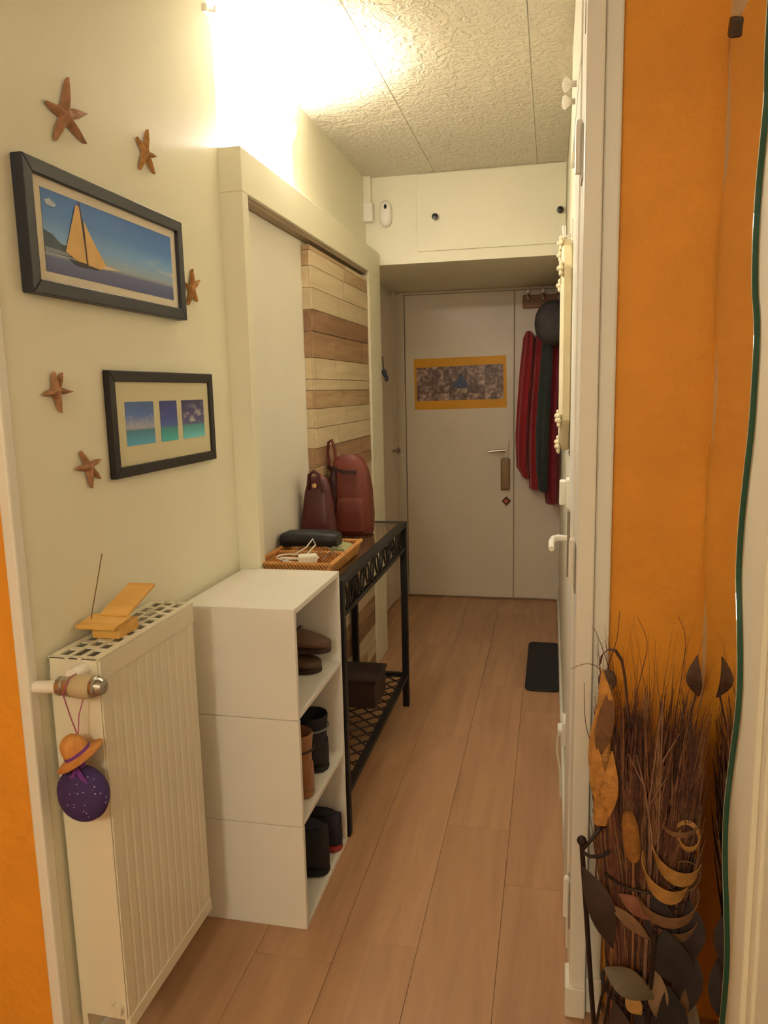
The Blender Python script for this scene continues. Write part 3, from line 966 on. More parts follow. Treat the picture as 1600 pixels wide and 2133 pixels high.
# black pouch
pc = thing('black_pouch', (-0.8, 2.42, bz0), 'black zipped pouch lying in the back of the wicker tray', 'pouch')
rr = []
for i in range(13):
    u = i / 12
    x = -0.892 + 0.2 * u
    s = 1 if 0.06 < u < 0.94 else 0.8
    rr.append([(x, 2.41 + 0.045 * s * math.copysign(abs(math.cos(a)) ** 0.6, math.cos(a)), TZ + 0.066 + 0.006 * math.sin(3 * u) + 0.026 * s * math.copysign(abs(math.sin(a)) ** 0.6, math.sin(a))) for a in [2 * PI * k / 16 for k in range(16)]])
MB().rings(rr).build('pouch_body', mat('black_leather', (30, 30, 33), 0.5, 0.15, 30, 0.15, 90), pc, smooth=True)
MB().box(-0.89, -0.715, 2.362, 2.366, TZ + 0.066, TZ + 0.07).build('zip', mat('dark_zip', (56, 54, 52), 0.4, metal=0.6), pc)
# green booklet
gb = tag(MB().box(-0.71, -0.655, 2.36, 2.47, TZ + 0.034, TZ + 0.042, Matrix.Rotation(0.2, 3, 'Y')).box(-0.708, -0.652, 2.362, 2.468, TZ + 0.043, TZ + 0.046, Matrix.Rotation(0.2, 3, 'Y')).build('green_booklet', mat('olive_paper', (150, 150, 104), 0.7), bevel=0.001, seg=1), 'olive green booklet at the corner of the wicker tray', 'booklet')
# white charger with cable
cg = thing('phone_charger', (-0.75, 2.24, bz0), 'white phone charger with a tangled cable in the wicker tray', 'charger')
MB().box(-0.775, -0.715, 2.205, 2.245, TZ + 0.028, TZ + 0.055, Matrix.Rotation(0.25, 3, 'Z')).build('adapter', M_wplast, cg, bevel=0.006)
pts = []
for i in range(60):
    a = i * 0.36
    pts.append((-0.80 + 0.055 * math.cos(a) + 0.0006 * i, 2.235 + 0.035 * math.sin(a), TZ + 0.037 + 0.008 * math.sin(a * 0.7)))
pts += [(-0.76, 2.26, TZ + 0.07), (-0.742, 2.275, TZ + 0.095), (-0.735, 2.28, TZ + 0.075), (-0.76, 2.25, TZ + 0.045)]
MB().tube(pts, 0.0022, 6).build('cable', M_wplast, cg, smooth=True)
sg = thing('eyeglasses', (-0.72, 2.28, TZ), 'thin framed eyeglasses lying in the wicker tray', 'eyeglasses')
for dx in (0, 0.05):
    MB().tube([(-0.705 + dx * 0.9 + 0.018 * math.cos(a), 2.285, TZ + 0.052 + 0.016 * math.sin(a)) for a in [2 * PI * k / 18 for k in range(18)]], 0.0016, 6, True).build('rim', mat('grey_wire', (150, 140, 130), 0.3, metal=0.8), sg)
MB().tube([(-0.683, 2.285, TZ + 0.056), (-0.684, 2.24, TZ + 0.054), (-0.688, 2.19, TZ + 0.044)], 0.0015, 6).build('temple', mat('grey_wire', (150, 140, 130)), sg)
tag(MB().box(-0.865, -0.80, 2.165, 2.195, TZ + 0.026, TZ + 0.036).box(-0.855, -0.81, 2.17, 2.19, TZ + 0.0365, TZ + 0.0375).build('key_fob', mat('violet_grey_plastic', (92, 78, 96), 0.4), bevel=0.002), 'small violet-grey case at the front of the wicker tray', 'case')

# red-brown backpack
red = mat('red_brown_leather', (96, 36, 22), 0.5, 0.18, 14, 0.12, 70)
bur = mat('burgundy_leather', (72, 22, 24), 0.4, 0.18, 14, 0.12, 70)
drk = mat('dark_burgundy_leather', (52, 20, 24), 0.45, 0.15, 14, 0.12, 70)
bp_ = thing('backpack', (-0.79, 2.86, TZ), 'red-brown leather backpack standing on the glass table top', 'backpack')
def soft(cx, cy, secs, n=28, k0=0.5):
    rr = []
    for z, hx, hy, ox, oy in secs:
        rr.append([(cx + ox + hx * math.copysign(abs(math.cos(a)) ** k0, math.cos(a)), cy + oy + hy * math.copysign(abs(math.sin(a)) ** k0, math.sin(a)), z) for a in [2 * PI * k / n for k in range(n)]])
    return MB().rings(rr)
soft(-0.774, 2.88, [(TZ, 0.078, 0.05, 0, 0), (TZ + 0.006, 0.086, 0.056, 0, 0), (TZ + 0.08, 0.09, 0.06, 0, 0), (TZ + 0.18, 0.085, 0.055, 0, 0), (TZ + 0.25, 0.075, 0.045, -0.002, 0), (TZ + 0.295, 0.058, 0.035, -0.003, 0), (TZ + 0.315, 0.03, 0.02, -0.003, 0)]).build('body', red, bp_, smooth=True)
soft(-0.762, 2.825, [(TZ + 0.012, 0.05, 0.012, 0, 0), (TZ + 0.02, 0.058, 0.02, 0, 0), (TZ + 0.09, 0.058, 0.022, 0, 0), (TZ + 0.135, 0.054, 0.018, 0, 0), (TZ + 0.15, 0.045, 0.01, 0, 0)]).build('front_pocket', red, bp_, smooth=True)
soft(-0.838, 2.86, [(TZ + 0.01, 0.018, 0.04, 0, 0), (TZ + 0.1, 0.022, 0.05, 0, 0), (TZ + 0.22, 0.018, 0.045, 0.006, 0), (TZ + 0.275, 0.008, 0.03, 0.012, 0)]).build('side_gusset', drk, bp_, smooth=True)
b = MB()
pts = [(-0.853, 2.835, TZ + 0.27), (-0.825, 2.822, TZ + 0.262), (-0.78, 2.818, TZ + 0.25), (-0.735, 2.822, TZ + 0.25)]
b.ribbon(pts, (0, 0, 0.014), 0.005)
b.build('flap_edge', drk, bp_)
b = MB().tube([(-0.85, 2.86, TZ + 0.25), (-0.856, 2.855, TZ + 0.32), (-0.85, 2.85, TZ + 0.365), (-0.838, 2.85, TZ + 0.375), (-0.828, 2.85, TZ + 0.345), (-0.822, 2.855, TZ + 0.29)], 0.006, 8)
b.build('carry_handle', red, bp_, smooth=True)
hb = thing('handbag', (-0.84, 2.62, TZ), 'dark burgundy leather handbag leaning beside the backpack', 'handbag')
soft(-0.838, 2.64, [(TZ, 0.06, 0.045, 0, 0), (TZ + 0.008, 0.068, 0.05, 0, 0), (TZ + 0.1, 0.06, 0.045, 0.003, 0), (TZ + 0.2, 0.046, 0.032, 0.004, 0), (TZ + 0.245, 0.036, 0.02, 0.006, 0), (TZ + 0.255, 0.025, 0.01, 0.006, 0)]).build('body', bur, hb, smooth=True)
MB().tube([(-0.862, 2.61, TZ + 0.21), (-0.852, 2.60, TZ + 0.265), (-0.835, 2.595, TZ + 0.278), (-0.815, 2.60, TZ + 0.265), (-0.805, 2.61, TZ + 0.2)], 0.007, 8).build('carry_handle', bur, hb, smooth=True)
MB().lathe([(0.001, -0.006), (0.009, -0.005), (0.009, 0.003), (0.001, 0.003)], (-0.834, 2.60, TZ + 0.225), 12, 'y').build('clasp', mat('brass_clasp', (216, 170, 120), 0.3, metal=0.8), hb, smooth=True)
# dark basket on the lower shelf
lb_ = thing('storage_box', (-0.77, 2.45, SZ + 0.018), 'dark brown box on the lattice shelf under the table', 'box')
MB().box(-0.845, -0.665, 2.75, 2.95, SZ + 0.018, SZ + 0.12).build('box_body', mat('dark_brown_card', (66, 46, 40), 0.8), lb_, bevel=0.004)
MB().box(-0.85, -0.66, 2.745, 2.955, SZ + 0.12, SZ + 0.135).build('box_lid', mat('darker_brown_card', (50, 38, 36), 0.8), lb_, bevel=0.003)

# ------------------------------------------------------------------ pictures on the left wall
def frame_on_left(name, label, y0, y1, z0, z1, depth, bar, col_m, mat_m, skew=0.0):
    """frame hanging on the plane x = HL; returns thing and surface x of the mat"""
    o = thing(name, (HL, (y0 + y1) / 2, z0), label, 'picture')
    for (a, b_, c, d) in ((y0, y1, z1 - bar, z1), (y0, y1, z0, z0 + bar)):
        MB().prism([(HL, a, d if c > (z0 + z1) / 2 else c), (HL, b_, d if c > (z0 + z1) / 2 else c), (HL, b_ - bar, c if c > (z0 + z1) / 2 else d), (HL, a + bar, c if c > (z0 + z1) / 2 else d)], (depth, 0, 0)).build('frame_bar', col_m, o, bevel=0.0015, seg=1)
    for s, (a, b_) in ((1, (y0, y0 + bar)), (-1, (y1 - bar, y1))):
        ya, yb = (a, b_) if s > 0 else (b_, a)
        MB().prism([(HL, ya, z0), (HL, ya, z1), (HL, yb, z1 - bar), (HL, yb, z0 + bar)], (depth, 0, 0)).build('frame_bar', col_m, o, bevel=0.0015, seg=1)
    xs_ = HL + depth * 0.62
    MB().box(HL + 0.001, xs_, y0 + bar - 0.002, y1 - bar + 0.002, z0 + bar - 0.002, z1 - bar + 0.002).build('mat_board', mat_m, o)
    return o, xs_
M_fr = mat('black_frame_lacquer', (44, 46, 54), 0.4, 0.05)
M_fr2 = mat('black_brown_frame', (30, 24, 24), 0.45, 0.05)
M_mat = mat('ivory_mat_board', (226, 214, 192), 0.6, 0.01)

def ramp_mat(name, stops, z0, z1, noise=0.0, nscale=(30, 12, 40), cloud=None, cpos=(0.55, 0.75)):
    """printed picture: vertical colour bands over world height z0..z1 with optional cloud noise"""
    m = bpy.data.materials.new(name)
    m.use_nodes = True
    t = NT(m)
    p = t.n['Principled BSDF']
    p.inputs['Roughness'].default_value = 0.35
    g = t.add('ShaderNodeTexCoord')
    sx = t.add('ShaderNodeSeparateXYZ')
    t.link(g, 'Object', sx, 0)
    mr = t.add('ShaderNodeMapRange')
    mr.inputs['From Min'].default_value = z0
    mr.inputs['From Max'].default_value = z1
    t.link(sx, 'Z', mr, 'Value')
    mp = t.add('ShaderNodeMapping')
    mp.inputs['Scale'].default_value = nscale
    t.link(g, 'Object', mp, 'Vector')
    nz = t.add('ShaderNodeTexNoise')
    nz.inputs['Scale'].default_value = 1
    nz.inputs['Detail'].default_value = 5
    t.link(mp, 'Vector', nz, 'Vector')
    ma = t.add('ShaderNodeMath', operation='MULTIPLY_ADD')
    t.link(nz, 'Fac', ma, 0)
    ma.inputs[1].default_value = noise
    t.link(mr, 'Result', ma, 2)
    rp = t.add('ShaderNodeValToRGB')
    els = rp.color_ramp.elements
    els[0].position, els[0].color = stops[0][0], lin(stops[0][1])
    els[1].position, els[1].color = stops[-1][0], lin(stops[-1][1])
    for pos, c in stops[1:-1]:
        e = els.new(pos)
        e.color = lin(c)
    t.link(ma, 0, rp, 'Fac')
    src = rp
    if cloud:
        r2 = t.add('ShaderNodeValToRGB')
        r2.color_ramp.elements[0].position = cpos[0]
        r2.color_ramp.elements[1].position = cpos[1]
        t.link(nz, 'Fac', r2, 'Fac')
        # clouds only in the band above the horizon
        r3 = t.add('ShaderNodeValToRGB')
        e3 = r3.color_ramp.elements
        e3[0].position, e3[0].color = cloud[1], (0, 0, 0, 1)
        e3[1].position, e3[1].color = cloud[1] + 0.08, (1, 1, 1, 1)
        e = e3.new(cloud[2])
        e.color = (0, 0, 0, 1)
        t.link(mr, 'Result', r3, 'Fac')
        mm = t.add('ShaderNodeMath', operation='MULTIPLY')
        t.link(r2, 'Color', mm, 0)
        t.link(r3, 'Color', mm, 1)
        mix = t.add('ShaderNodeMix', data_type='RGBA')
        t.link(mm, 0, mix, 0)
        t.link(rp, 'Color', mix, 6)
        mix.inputs[7].default_value = lin(cloud[0])
        t.link(mix, 2, p, 'Base Color')
    else:
        t.link(rp, 'Color', p, 'Base Color')
    MATS[name] = m
    return m

# sailing boat picture
py0, py1, pz0, pz1 = 1.226, 1.815, 1.579, 1.815
pic, xs_ = frame_on_left('sailboat_picture', 'dark framed panorama of a sailing boat on blue sea', py0, py1, pz0, pz1, 0.024, 0.026, M_fr, M_mat)
iy0, iy1, iz0, iz1 = 1.28, 1.765, 1.623, 1.771
H = iz1 - iz0
def pt(u, v, d=0.0):
    return (xs_ + d, iy0 + (iy1 - iy0) * u, iz0 + H * v)
ph = MB().box(xs_ + 0.0002, xs_ + 0.0008, iy0, iy1, iz0, iz1).build('print', ramp_mat('sky_and_sea_print', [(0.0, (56, 66, 120)), (0.2, (84, 92, 140)), (0.245, (150, 160, 172)), (0.27, (150, 172, 190)), (0.45, (116, 164, 216)), (0.7, (66, 126, 200)), (1.0, (44, 104, 184))], iz0, iz1, 0.03, (10, 7, 40), ((206, 206, 196), 0.26, 0.62)), pic)
def flat(poly, m, d, name):
    MB().prism([pt(u, v, d) for u, v in poly], (0.0003, 0, 0)).build(name, m, ph)
flat([(0, 0.5), (0.05, 0.47), (0.1, 0.38), (0.2, 0.36), (0.3, 0.34), (0.38, 0.27), (0.42, 0.24), (0, 0.24)], mat('print_hill', (46, 66, 84), 0.4, 0.15, 40), 0.0009, 'hill')
flat([(0, 0.30), (0.14, 0.29), (0.16, 0.25), (0, 0.235)], mat('print_haze', (128, 136, 146), 0.4, 0.1, 40), 0.0013, 'shore')
flat([(0.3, 0.26), (0.42, 0.255), (0.52, 0.235), (0.4, 0.2), (0.3, 0.2)], mat('print_glint', (214, 190, 160), 0.4, 0.1, 40), 0.0013, 'glint')
flat([(0.14, 0.22), (0.3, 0.2), (0.37, 0.22), (0.36, 0.17), (0.2, 0.155)], mat('print_hull', (44, 36, 36), 0.4, 0.1), 0.0016, 'hull')
sail = mat('print_sail', (216, 172, 100), 0.4, 0.1, 40)
flat([(0.125, 0.30), (0.215, 0.94), (0.235, 0.93), (0.265, 0.21), (0.19, 0.22)], sail, 0.002, 'sail')
flat([(0.27, 0.20), (0.26, 0.78), (0.30, 0.6), (0.40, 0.26), (0.36, 0.18)], sail, 0.002, 'sail')
flat([(0.262, 0.16), (0.236, 0.96), (0.241, 0.99), (0.272, 0.16)], mat('print_mast', (84, 58, 40), 0.5), 0.0024, 'mast')
flat([(0.02, 0.86), (0.05, 0.9), (0.09, 0.84), (0.07, 0.8), (0.03, 0.81)], mat('print_cloud', (170, 186, 200), 0.4, 0.15, 60), 0.0009, 'cloud')
# triptych picture
py0, py1, pz0, pz1 = 1.455, 1.96, 1.216, 1.448
pic2, xs_ = frame_on_left('seascape_triptych', 'black framed triptych of three small turquoise seascapes', py0, py1, pz0, pz1, 0.015, 0.024, M_fr2, mat('cream_mat_board', (214, 204, 168), 0.6, 0.01))
for i, (a, b_) in enumerate(((1.517, 1.64), (1.67, 1.754), (1.781, 1.904))):
    sk = [((84, 118, 190), (170, 170, 184), (78, 150, 182)), ((56, 68, 150), (70, 92, 170), (66, 160, 164)), ((66, 62, 116), (84, 82, 140), (96, 178, 186))][i]
    ma_ = ramp_mat('seascape_print_%s' % 'abc'[i], [(0, tuple(min(255, int(c * 1.2)) for c in sk[2])), (0.22, sk[2]), (0.36, tuple(int(c * 0.85) for c in sk[2])), (0.42, sk[1]), (0.7, sk[0]), (1, tuple(int(c * 0.85) for c in sk[0]))], 1.283, 1.38, 0.05, (40, 30, 60), ((214, 206, 204), 0.4, 0.95 if i == 2 else 0.75), (0.5, 0.66) if i != 1 else (0.62, 0.8))
    MB().box(xs_ + 0.0002, xs_ + 0.001, a, b_, 1.283, 1.38).build('print', ma_, pic2)

# ------------------------------------------------------------------ starfish
def starfish(label, cy, cz, tips, w, m):
    """tips: five (y, z) on the wall plane, in order round the body"""
    cx = HL
    c = Vector((0, cy, cz))
    n = 7
    b = MB()
    tips = [Vector((0, y, z)) for y, z in tips]
    ang = sorted(tips, key=lambda q: math.atan2(q.z - cz, q.y - cy))
    vs, fs = [], []
    def ad(v):
        vs.append((cx + v[0], v[1], v[2]))
        return len(vs) - 1
    top = ad((0.016 + w * 0.2, cy, cz))
    k = len(ang)
    dirs = [(q - c) for q in ang]
    val = []
    for i in range(k):
        d0, d1 = dirs[i].normalized(), dirs[(i + 1) % k].normalized()
        s = d0 + d1
        s = s.normalized() if s.length > 0.25 else Vector((0, -d0.z, d0.y))
        val.append(c + s * w * 0.62)
    vid = [ad((0.003, q.y, q.z)) for q in val]
    for i in range(k):
        d = dirs[i]
        L = d.length
        dn = d.normalized()
        sd = Vector((0, -dn.z, dn.y))
        bend = (1 if i % 2 else -1) * 0.05
        pl, pr, pm = vid[i - 1], vid[i], top
        for t, ww, h in ((0.45, 0.42, 0.016), (0.7, 0.32, 0.012), (0.9, 0.18, 0.009), (1.0, 0.05, 0.008)):
            q = c + d * t + sd * bend * L * t * t
            a_ = ad((0.003, *(q - sd * w * ww)[1:]))
            m_ = ad((h + 0.006, *q[1:]))
            e_ = ad((0.003, *(q + sd * w * ww)[1:]))
            fs += [(pl, a_, m_, pm), (pm, m_, e_, pr)]
            pl, pm, pr = a_, m_, e_
    # back
    bc = ad((0.0, cy, cz))
    b.addv(vs, fs)
    o = b.build('starfish', m, None, smooth=True)
    sm = o.modifiers.new('sub', 'SUBSURF')
    sm.levels = 1
    sm.render_levels = 2
    tag(o, label, 'starfish', 'starfish on the wall')
    return o
sfm = mat('dried_starfish', (190, 138, 80), 0.8, 0.25, 60, 0.6, 260)
sfd = mat('dark_dried_starfish', (172, 124, 88), 0.8, 0.25, 60, 0.6, 260)
starfish('largest brown starfish, above the sailing boat picture', 1.391, 1.928, [(1.412, 2.0), (1.332, 1.93), (1.462, 1.957), (1.354, 1.867), (1.45, 1.891)], 0.025, sfd)
starfish('slim ochre starfish beside the largest brown one', 1.689, 1.944, [(1.708, 1.998), (1.654, 1.966), (1.737, 1.95), (1.662, 1.897), (1.724, 1.905)], 0.017, sfm)
starfish('ochre starfish half hidden by the end of the sailing boat picture', 1.885, 1.663, [(1.895, 1.716), (1.932, 1.696), (1.91, 1.634), (1.86, 1.62), (1.84, 1.675)], 0.015, sfm)
starfish('brown starfish with two arms close together, beside the orange wall', 1.289, 1.405, [(1.284, 1.441), (1.312, 1.439), (1.338, 1.406), (1.25, 1.396), (1.295, 1.363)], 0.0155, sfd)
starfish('brown starfish with splayed arms next to the triptych', 1.373, 1.252, [(1.347, 1.285), (1.414, 1.262), (1.409, 1.226), (1.374, 1.208), (1.33, 1.25)], 0.0155, sfd)

# ------------------------------------------------------------------ collage on the entrance door
po = thing('collage_poster', (-0.585, 4.974, 1.27), 'photo collage on yellow paper taped to the entrance door', 'poster')
MB().prism([(-0.885, 4.9745, 1.595), (-0.288, 4.9745, 1.602), (-0.282, 4.9745, 1.272), (-0.882, 4.9745, 1.266)], (0, -0.001, 0)).build('yellow_paper', mat('yellow_paper', (226, 160, 40), 0.6, 0.04), po)
cm = bpy.data.materials.new('photo_collage')
cm.use_nodes = True
t = NT(cm)
p = t.n['Principled BSDF']
p.inputs['Roughness'].default_value = 0.4
g = t.add('ShaderNodeTexCoord')
mp = t.add('ShaderNodeMapping')
mp.inputs['Scale'].default_value = (26, 1, 19)
t.link(g, 'Object', mp, 'Vector')
sn = t.add('ShaderNodeVectorMath', operation='FLOOR')
t.link(mp, 'Vector', sn, 0)
wn = t.add('ShaderNodeTexWhiteNoise')
t.link(sn, 0, wn, 'Vector')
nz = t.add('ShaderNodeTexNoise')
nz.inputs['Scale'].default_value = 38
nz.inputs['Detail'].default_value = 3
t.link(g, 'Object', nz, 'Vector')
ma = t.add('ShaderNodeMath', operation='MULTIPLY_ADD')
t.link(nz, 'Fac', ma, 0)
ma.inputs[1].default_value = 1.5
ma2 = t.add('ShaderNodeMath', operation='MULTIPLY_ADD')
t.link(wn, 'Value', ma2, 0)
ma2.inputs[1].default_value = 0.45
ma2.inputs[2].default_value = -0.5
t.link(ma2, 0, ma, 2)
rp = t.add('ShaderNodeValToRGB')
els = rp.color_ramp.elements
els[0].position, els[0].color = 0.12, lin((62, 36, 28))
els[1].position, els[1].color = 0.9, lin((206, 170, 150))
e = els.new(0.45)
e.color = lin((112, 82, 68))
e = els.new(0.65)
e.color = lin((150, 122, 104))
t.link(ma, 0, rp, 'Fac')
t.link(rp, 'Color', p, 'Base Color')
ph = MB().prism([(-0.868, 4.9734, 1.538), (-0.306, 4.9734, 1.55), (-0.302, 4.9734, 1.328), (-0.868, 4.9734, 1.322)], (0, -0.0006, 0)).build('photo_strip', cm, po)
MB().prism([(-0.63, 4.9727, 1.402), (-0.625, 4.9727, 1.435), (-0.6, 4.9727, 1.455), (-0.588, 4.9727, 1.492), (-0.57, 4.9727, 1.492), (-0.552, 4.9727, 1.455), (-0.535, 4.9727, 1.435), (-0.532, 4.9727, 1.402)], (0, -0.0004, 0)).build('blue_figure_print', mat('slate_blue_print', (76, 80, 110), 0.5, 0.25, 40), ph)

# ------------------------------------------------------------------ coats, hat and rack at the end of the hall
cr = thing('coat_rack', (-0.06, 4.98, 1.9), 'wooden coat rack with pale knobs beside the entrance door', 'coat rack')
MB().box(-0.185, 0.055, 4.955, 4.98, 1.885, 1.965).build('back_board', wood('rack_wood', (150, 100, 66), (120, 76, 48), 0, 4, 0.5), cr, bevel=0.004)
for x in (-0.15, -0.06, 0.03):
    MB().tube([(x, 4.96, 1.93), (x, 4.89, 1.935), (x, 4.86, 1.965)], 0.008, 8).build('peg', M_chrome, cr, smooth=True)
    MB().ball((x, 4.855, 1.975), 0.014, 10).build('peg_knob', M_wplast, cr, smooth=True)
def hanging(b, path, n=32, folds=6, amp=0.16, ph=0.0):
    """loft a draped shape: path entries (x, y, z, half_x, half_y)"""
    rr = []
    for i, (x, y, z, hx, hy) in enumerate(path):
        hx *= 1.12
        rr.append([(x + hx * (1 + amp * math.sin(folds * a + ph + i * 0.25)) * math.cos(a), y + hy * (1 + amp * math.sin(folds * a + ph + i * 0.25)) * math.sin(a), z) for a in [2 * PI * k / n for k in range(n)]])
    return b.rings(rr)
rc = mat('red_wool', (146, 24, 30), 0.85, 0.12, 30, 0.3, 160, sheen=0.3)
rc2 = mat('crimson_wool', (122, 20, 34), 0.85, 0.12, 30, 0.3, 160, sheen=0.3)
gc = mat('bottle_green_cloth', (40, 48, 44), 0.85, 0.15, 30, 0.3, 160, sheen=0.2)
j1 = thing('red_jacket', (-0.13, 4.9, 0.8), 'bright red jacket with hanging sleeve on the coat rack', 'jacket')
hanging(MB(), [(-0.145, 4.9, 1.74, 0.012, 0.03), (-0.140, 4.89, 1.7, 0.03, 0.05), (-0.155, 4.88, 1.5, 0.034, 0.05), (-0.170, 4.88, 1.3, 0.033, 0.048), (-0.180, 4.88, 1.1, 0.034, 0.046), (-0.180, 4.88, 0.9, 0.028, 0.042), (-0.158, 4.88, 0.86, 0.026, 0.04), (-0.15, 4.88, 0.83, 0.022, 0.035)]).build('sleeve', rc, j1, smooth=True)
hanging(MB(), [(-0.065, 4.92, 1.78, 0.012, 0.02), (-0.075, 4.91, 1.66, 0.032, 0.05), (-0.085, 4.9, 1.45, 0.032, 0.06), (-0.1, 4.9, 1.2, 0.034, 0.06), (-0.1, 4.9, 0.95, 0.036, 0.06), (-0.095, 4.9, 0.76, 0.032, 0.055), (-0.093, 4.9, 0.75, 0.02, 0.04)], ph=1.0).build('body', rc, j1, smooth=True)
MB().box(-0.15, -0.10, 4.885, 4.90, 0.83, 0.875).build('sleeve_cuff', rc2, j1, bevel=0.004)
j2 = thing('dark_coat', (-0.045, 4.72, 0.75), 'bottle green coat hanging between the two red garments', 'coat')
hanging(MB(), [(-0.03, 4.74, 1.8, 0.012, 0.015), (-0.03, 4.725, 1.66, 0.026, 0.026), (-0.042, 4.722, 1.4, 0.03, 0.03), (-0.054, 4.72, 1.15, 0.032, 0.03), (-0.054, 4.72, 0.9, 0.028, 0.03), (-0.045, 4.72, 0.77, 0.022, 0.026), (-0.042, 4.72, 0.76, 0.012, 0.02)], ph=2.0).build('body', gc, j2, smooth=True)
MB().box(-0.045, -0.015, 4.73, 4.755, 1.78, 1.80).build('collar', gc, j2, bevel=0.005)
j3 = thing('crimson_coat', (0.01, 4.80, 0.68), 'long crimson coat hanging closest to the right wall', 'coat')
hanging(MB(), [(0.01, 4.81, 1.82, 0.012, 0.015), (0.012, 4.805, 1.66, 0.032, 0.034), (0.008, 4.802, 1.4, 0.036, 0.036), (0.0, 4.802, 1.1, 0.038, 0.036), (0.004, 4.802, 0.8, 0.036, 0.036), (0.008, 4.802, 0.68, 0.03, 0.034), (0.008, 4.802, 0.67, 0.02, 0.02)], ph=0.5).build('body', rc2, j3, smooth=True)
MB().box(-0.006, 0.03, 4.795, 4.825, 1.80, 1.82).build('collar', rc2, j3, bevel=0.005)
ht = thing('grey_hat', (0.0, 4.7, 1.66), 'dark grey felt hat hung over the coats', 'hat')
b = MB()
rr = []
hx, hy, hz = 0.0, 4.655, 1.765
for r, dy in ((0.001, -0.085), (0.04, -0.082), (0.07, -0.066), (0.092, -0.036), (0.1, -0.005), (0.104, 0.012), (0.1, 0.016), (0.06, 0.016)):
    rr.append([(hx + r * (1 + 0.03 * math.sin(3 * a)) * math.cos(a), hy + dy - 0.18 * r * math.sin(a), hz + 1.25 * r * math.sin(a)) for a in [2 * PI * k / 28 for k in range(28)]])
b.rings(rr).build('crown', mat('grey_felt', (78, 70, 70), 0.9, 0.12, 30, 0.25, 120), ht, smooth=True)
MB().tube([(hx + 0.103 * math.cos(a), hy + 0.012 - 0.018 * math.sin(a), hz + 0.128 * math.sin(a)) for a in [2 * PI * k / 28 for k in range(28)]], 0.003, 6, True).build('stitched_edge', mat('dark_band', (58, 52, 52), 0.8), ht)

# keys on the closet post
ky = thing('key_bunch', (-0.852, 3.86, 1.45), 'dark key bunch hanging on the far closet post', 'keys')
MB().tube([(-0.858, 3.872, 1.565), (-0.846, 3.872, 1.568), (-0.84, 3.872, 1.575)], 0.003, 6).build('hook', M_chrome, ky)
MB().tube([(-0.852, 3.872, 1.57), (-0.85, 3.873, 1.54), (-0.848, 3.872, 1.50)], 0.0025, 6).build('cord', M_dark, ky)
for i, (dy, dz) in enumerate(((0, 0), (0.012, -0.012), (-0.01, -0.006), (0.004, -0.03))):
    MB().ball((-0.846 + 0.004 * i, 3.872 + dy, 1.488 + dz), 0.014, 10, (0.8, 0.6, 1.3)).build('key_charm', mat('dark_blue_charm', (44, 44, 60), 0.5), ky, smooth=True)

# doormat
dm = MB()
pts = []
for cx_, cy_, a0 in ((0.02, 4.06, 0), (-0.075, 4.06, PI / 2), (-0.075, 3.44, PI), (0.02, 3.44, 1.5 * PI)):
    for k in range(5):
        a = a0 + k * PI / 8
        pts.append((cx_ + 0.028 * math.cos(a), cy_ + 0.028 * math.sin(a), 0.0005))
dmo = thing('doormat', (-0.03, 3.75, 0), 'narrow black doormat against the right skirting board', 'doormat')
MB().prism(pts, (0, 0, 0.008)).build('pile', mat('black_mat', (34, 32, 34), 0.95, 0.15, 80, 0.6, 300), dmo)
MB().tube([(p_[0], p_[1], 0.006) for p_ in pts], 0.005, 6, True).build('rubber_edge', mat('black_rubber', (28, 26, 28), 0.7), dmo)

# ------------------------------------------------------------------ small things on the right hall wall
def octagon_mirror():
    o = thing('ornate_wall_mirror', (HR, 2.6, 1.2), 'cream carved octagonal mirror seen edge-on on the right wall', 'mirror')
    ya, yb, za, zb, cut = 2.42, 2.84, 1.19, 1.845, 0.1
    def octa(ins, x):
        return [(x, ya + cut, za + ins), (x, yb - cut, za + ins), (x, yb - ins, za + cut), (x, yb - ins, zb - cut), (x, yb - cut, zb - ins), (x, ya + cut, zb - ins), (x, ya + ins, zb - cut), (x, ya + ins, za + cut)]
    b = MB().rings([octa(0.012, HR - 0.002), octa(0.0, HR - 0.008), octa(0.0, HR - 0.028), octa(0.012, HR - 0.036), octa(0.04, HR - 0.036), octa(0.05, HR - 0.024)], True, False)
    fr = b.build('frame', mat('cream_carved_frame', (210, 196, 160), 0.5, 0.06, 20, 0.2, 60), o)
    gl = bpy.data.materials.new('mirror_silver')
    gl.use_nodes = True
    q = gl.node_tree.nodes['Principled BSDF']
    q.inputs['Metallic'].default_value = 1
    q.inputs['Roughness'].default_value = 0.02
    q.inputs['Base Color'].default_value = (0.86, 0.88, 0.86, 1)
    MATS['mirror_silver'] = gl
    MB().prism(octa(0.045, HR - 0.026), (0.004, 0, 0)).build('mirror_pane', gl, o)
    for (y, z) in ((ya + 0.012, za + cut), (ya + 0.012, zb - cut), (ya + cut, za + 0.012), (ya + cut, zb - 0.012), (yb - cut, zb - 0.012), (yb - 0.012, zb - cut), (yb - 0.012, za + cut), (yb - cut, za + 0.012)):
        b = MB()
        for k in range(6):
            a = 2 * PI * k / 6
            b.ball((HR - 0.038, y + 0.016 * math.cos(a), z + 0.016 * math.sin(a)), 0.009, 8, (0.7, 1, 1))
        b.ball((HR - 0.042, y, z), 0.009, 8)
        b.build('rosette', mat('cream_carved_frame', (210, 196, 160)), fr, smooth=True)
octagon_mirror()
sw = thing('light_switch', (HR, 2.37, 1.06), 'white rocker light switch below the carved mirror', 'switch')
MB().box(HR - 0.014, HR, 2.335, 2.41, 1.03, 1.115).build('plate', M_wplast, sw, bevel=0.003)
MB().box(HR - 0.034, HR - 0.0135, 2.35, 2.395, 1.035, 1.11).build('rocker', M_wplast, sw, bevel=0.004)
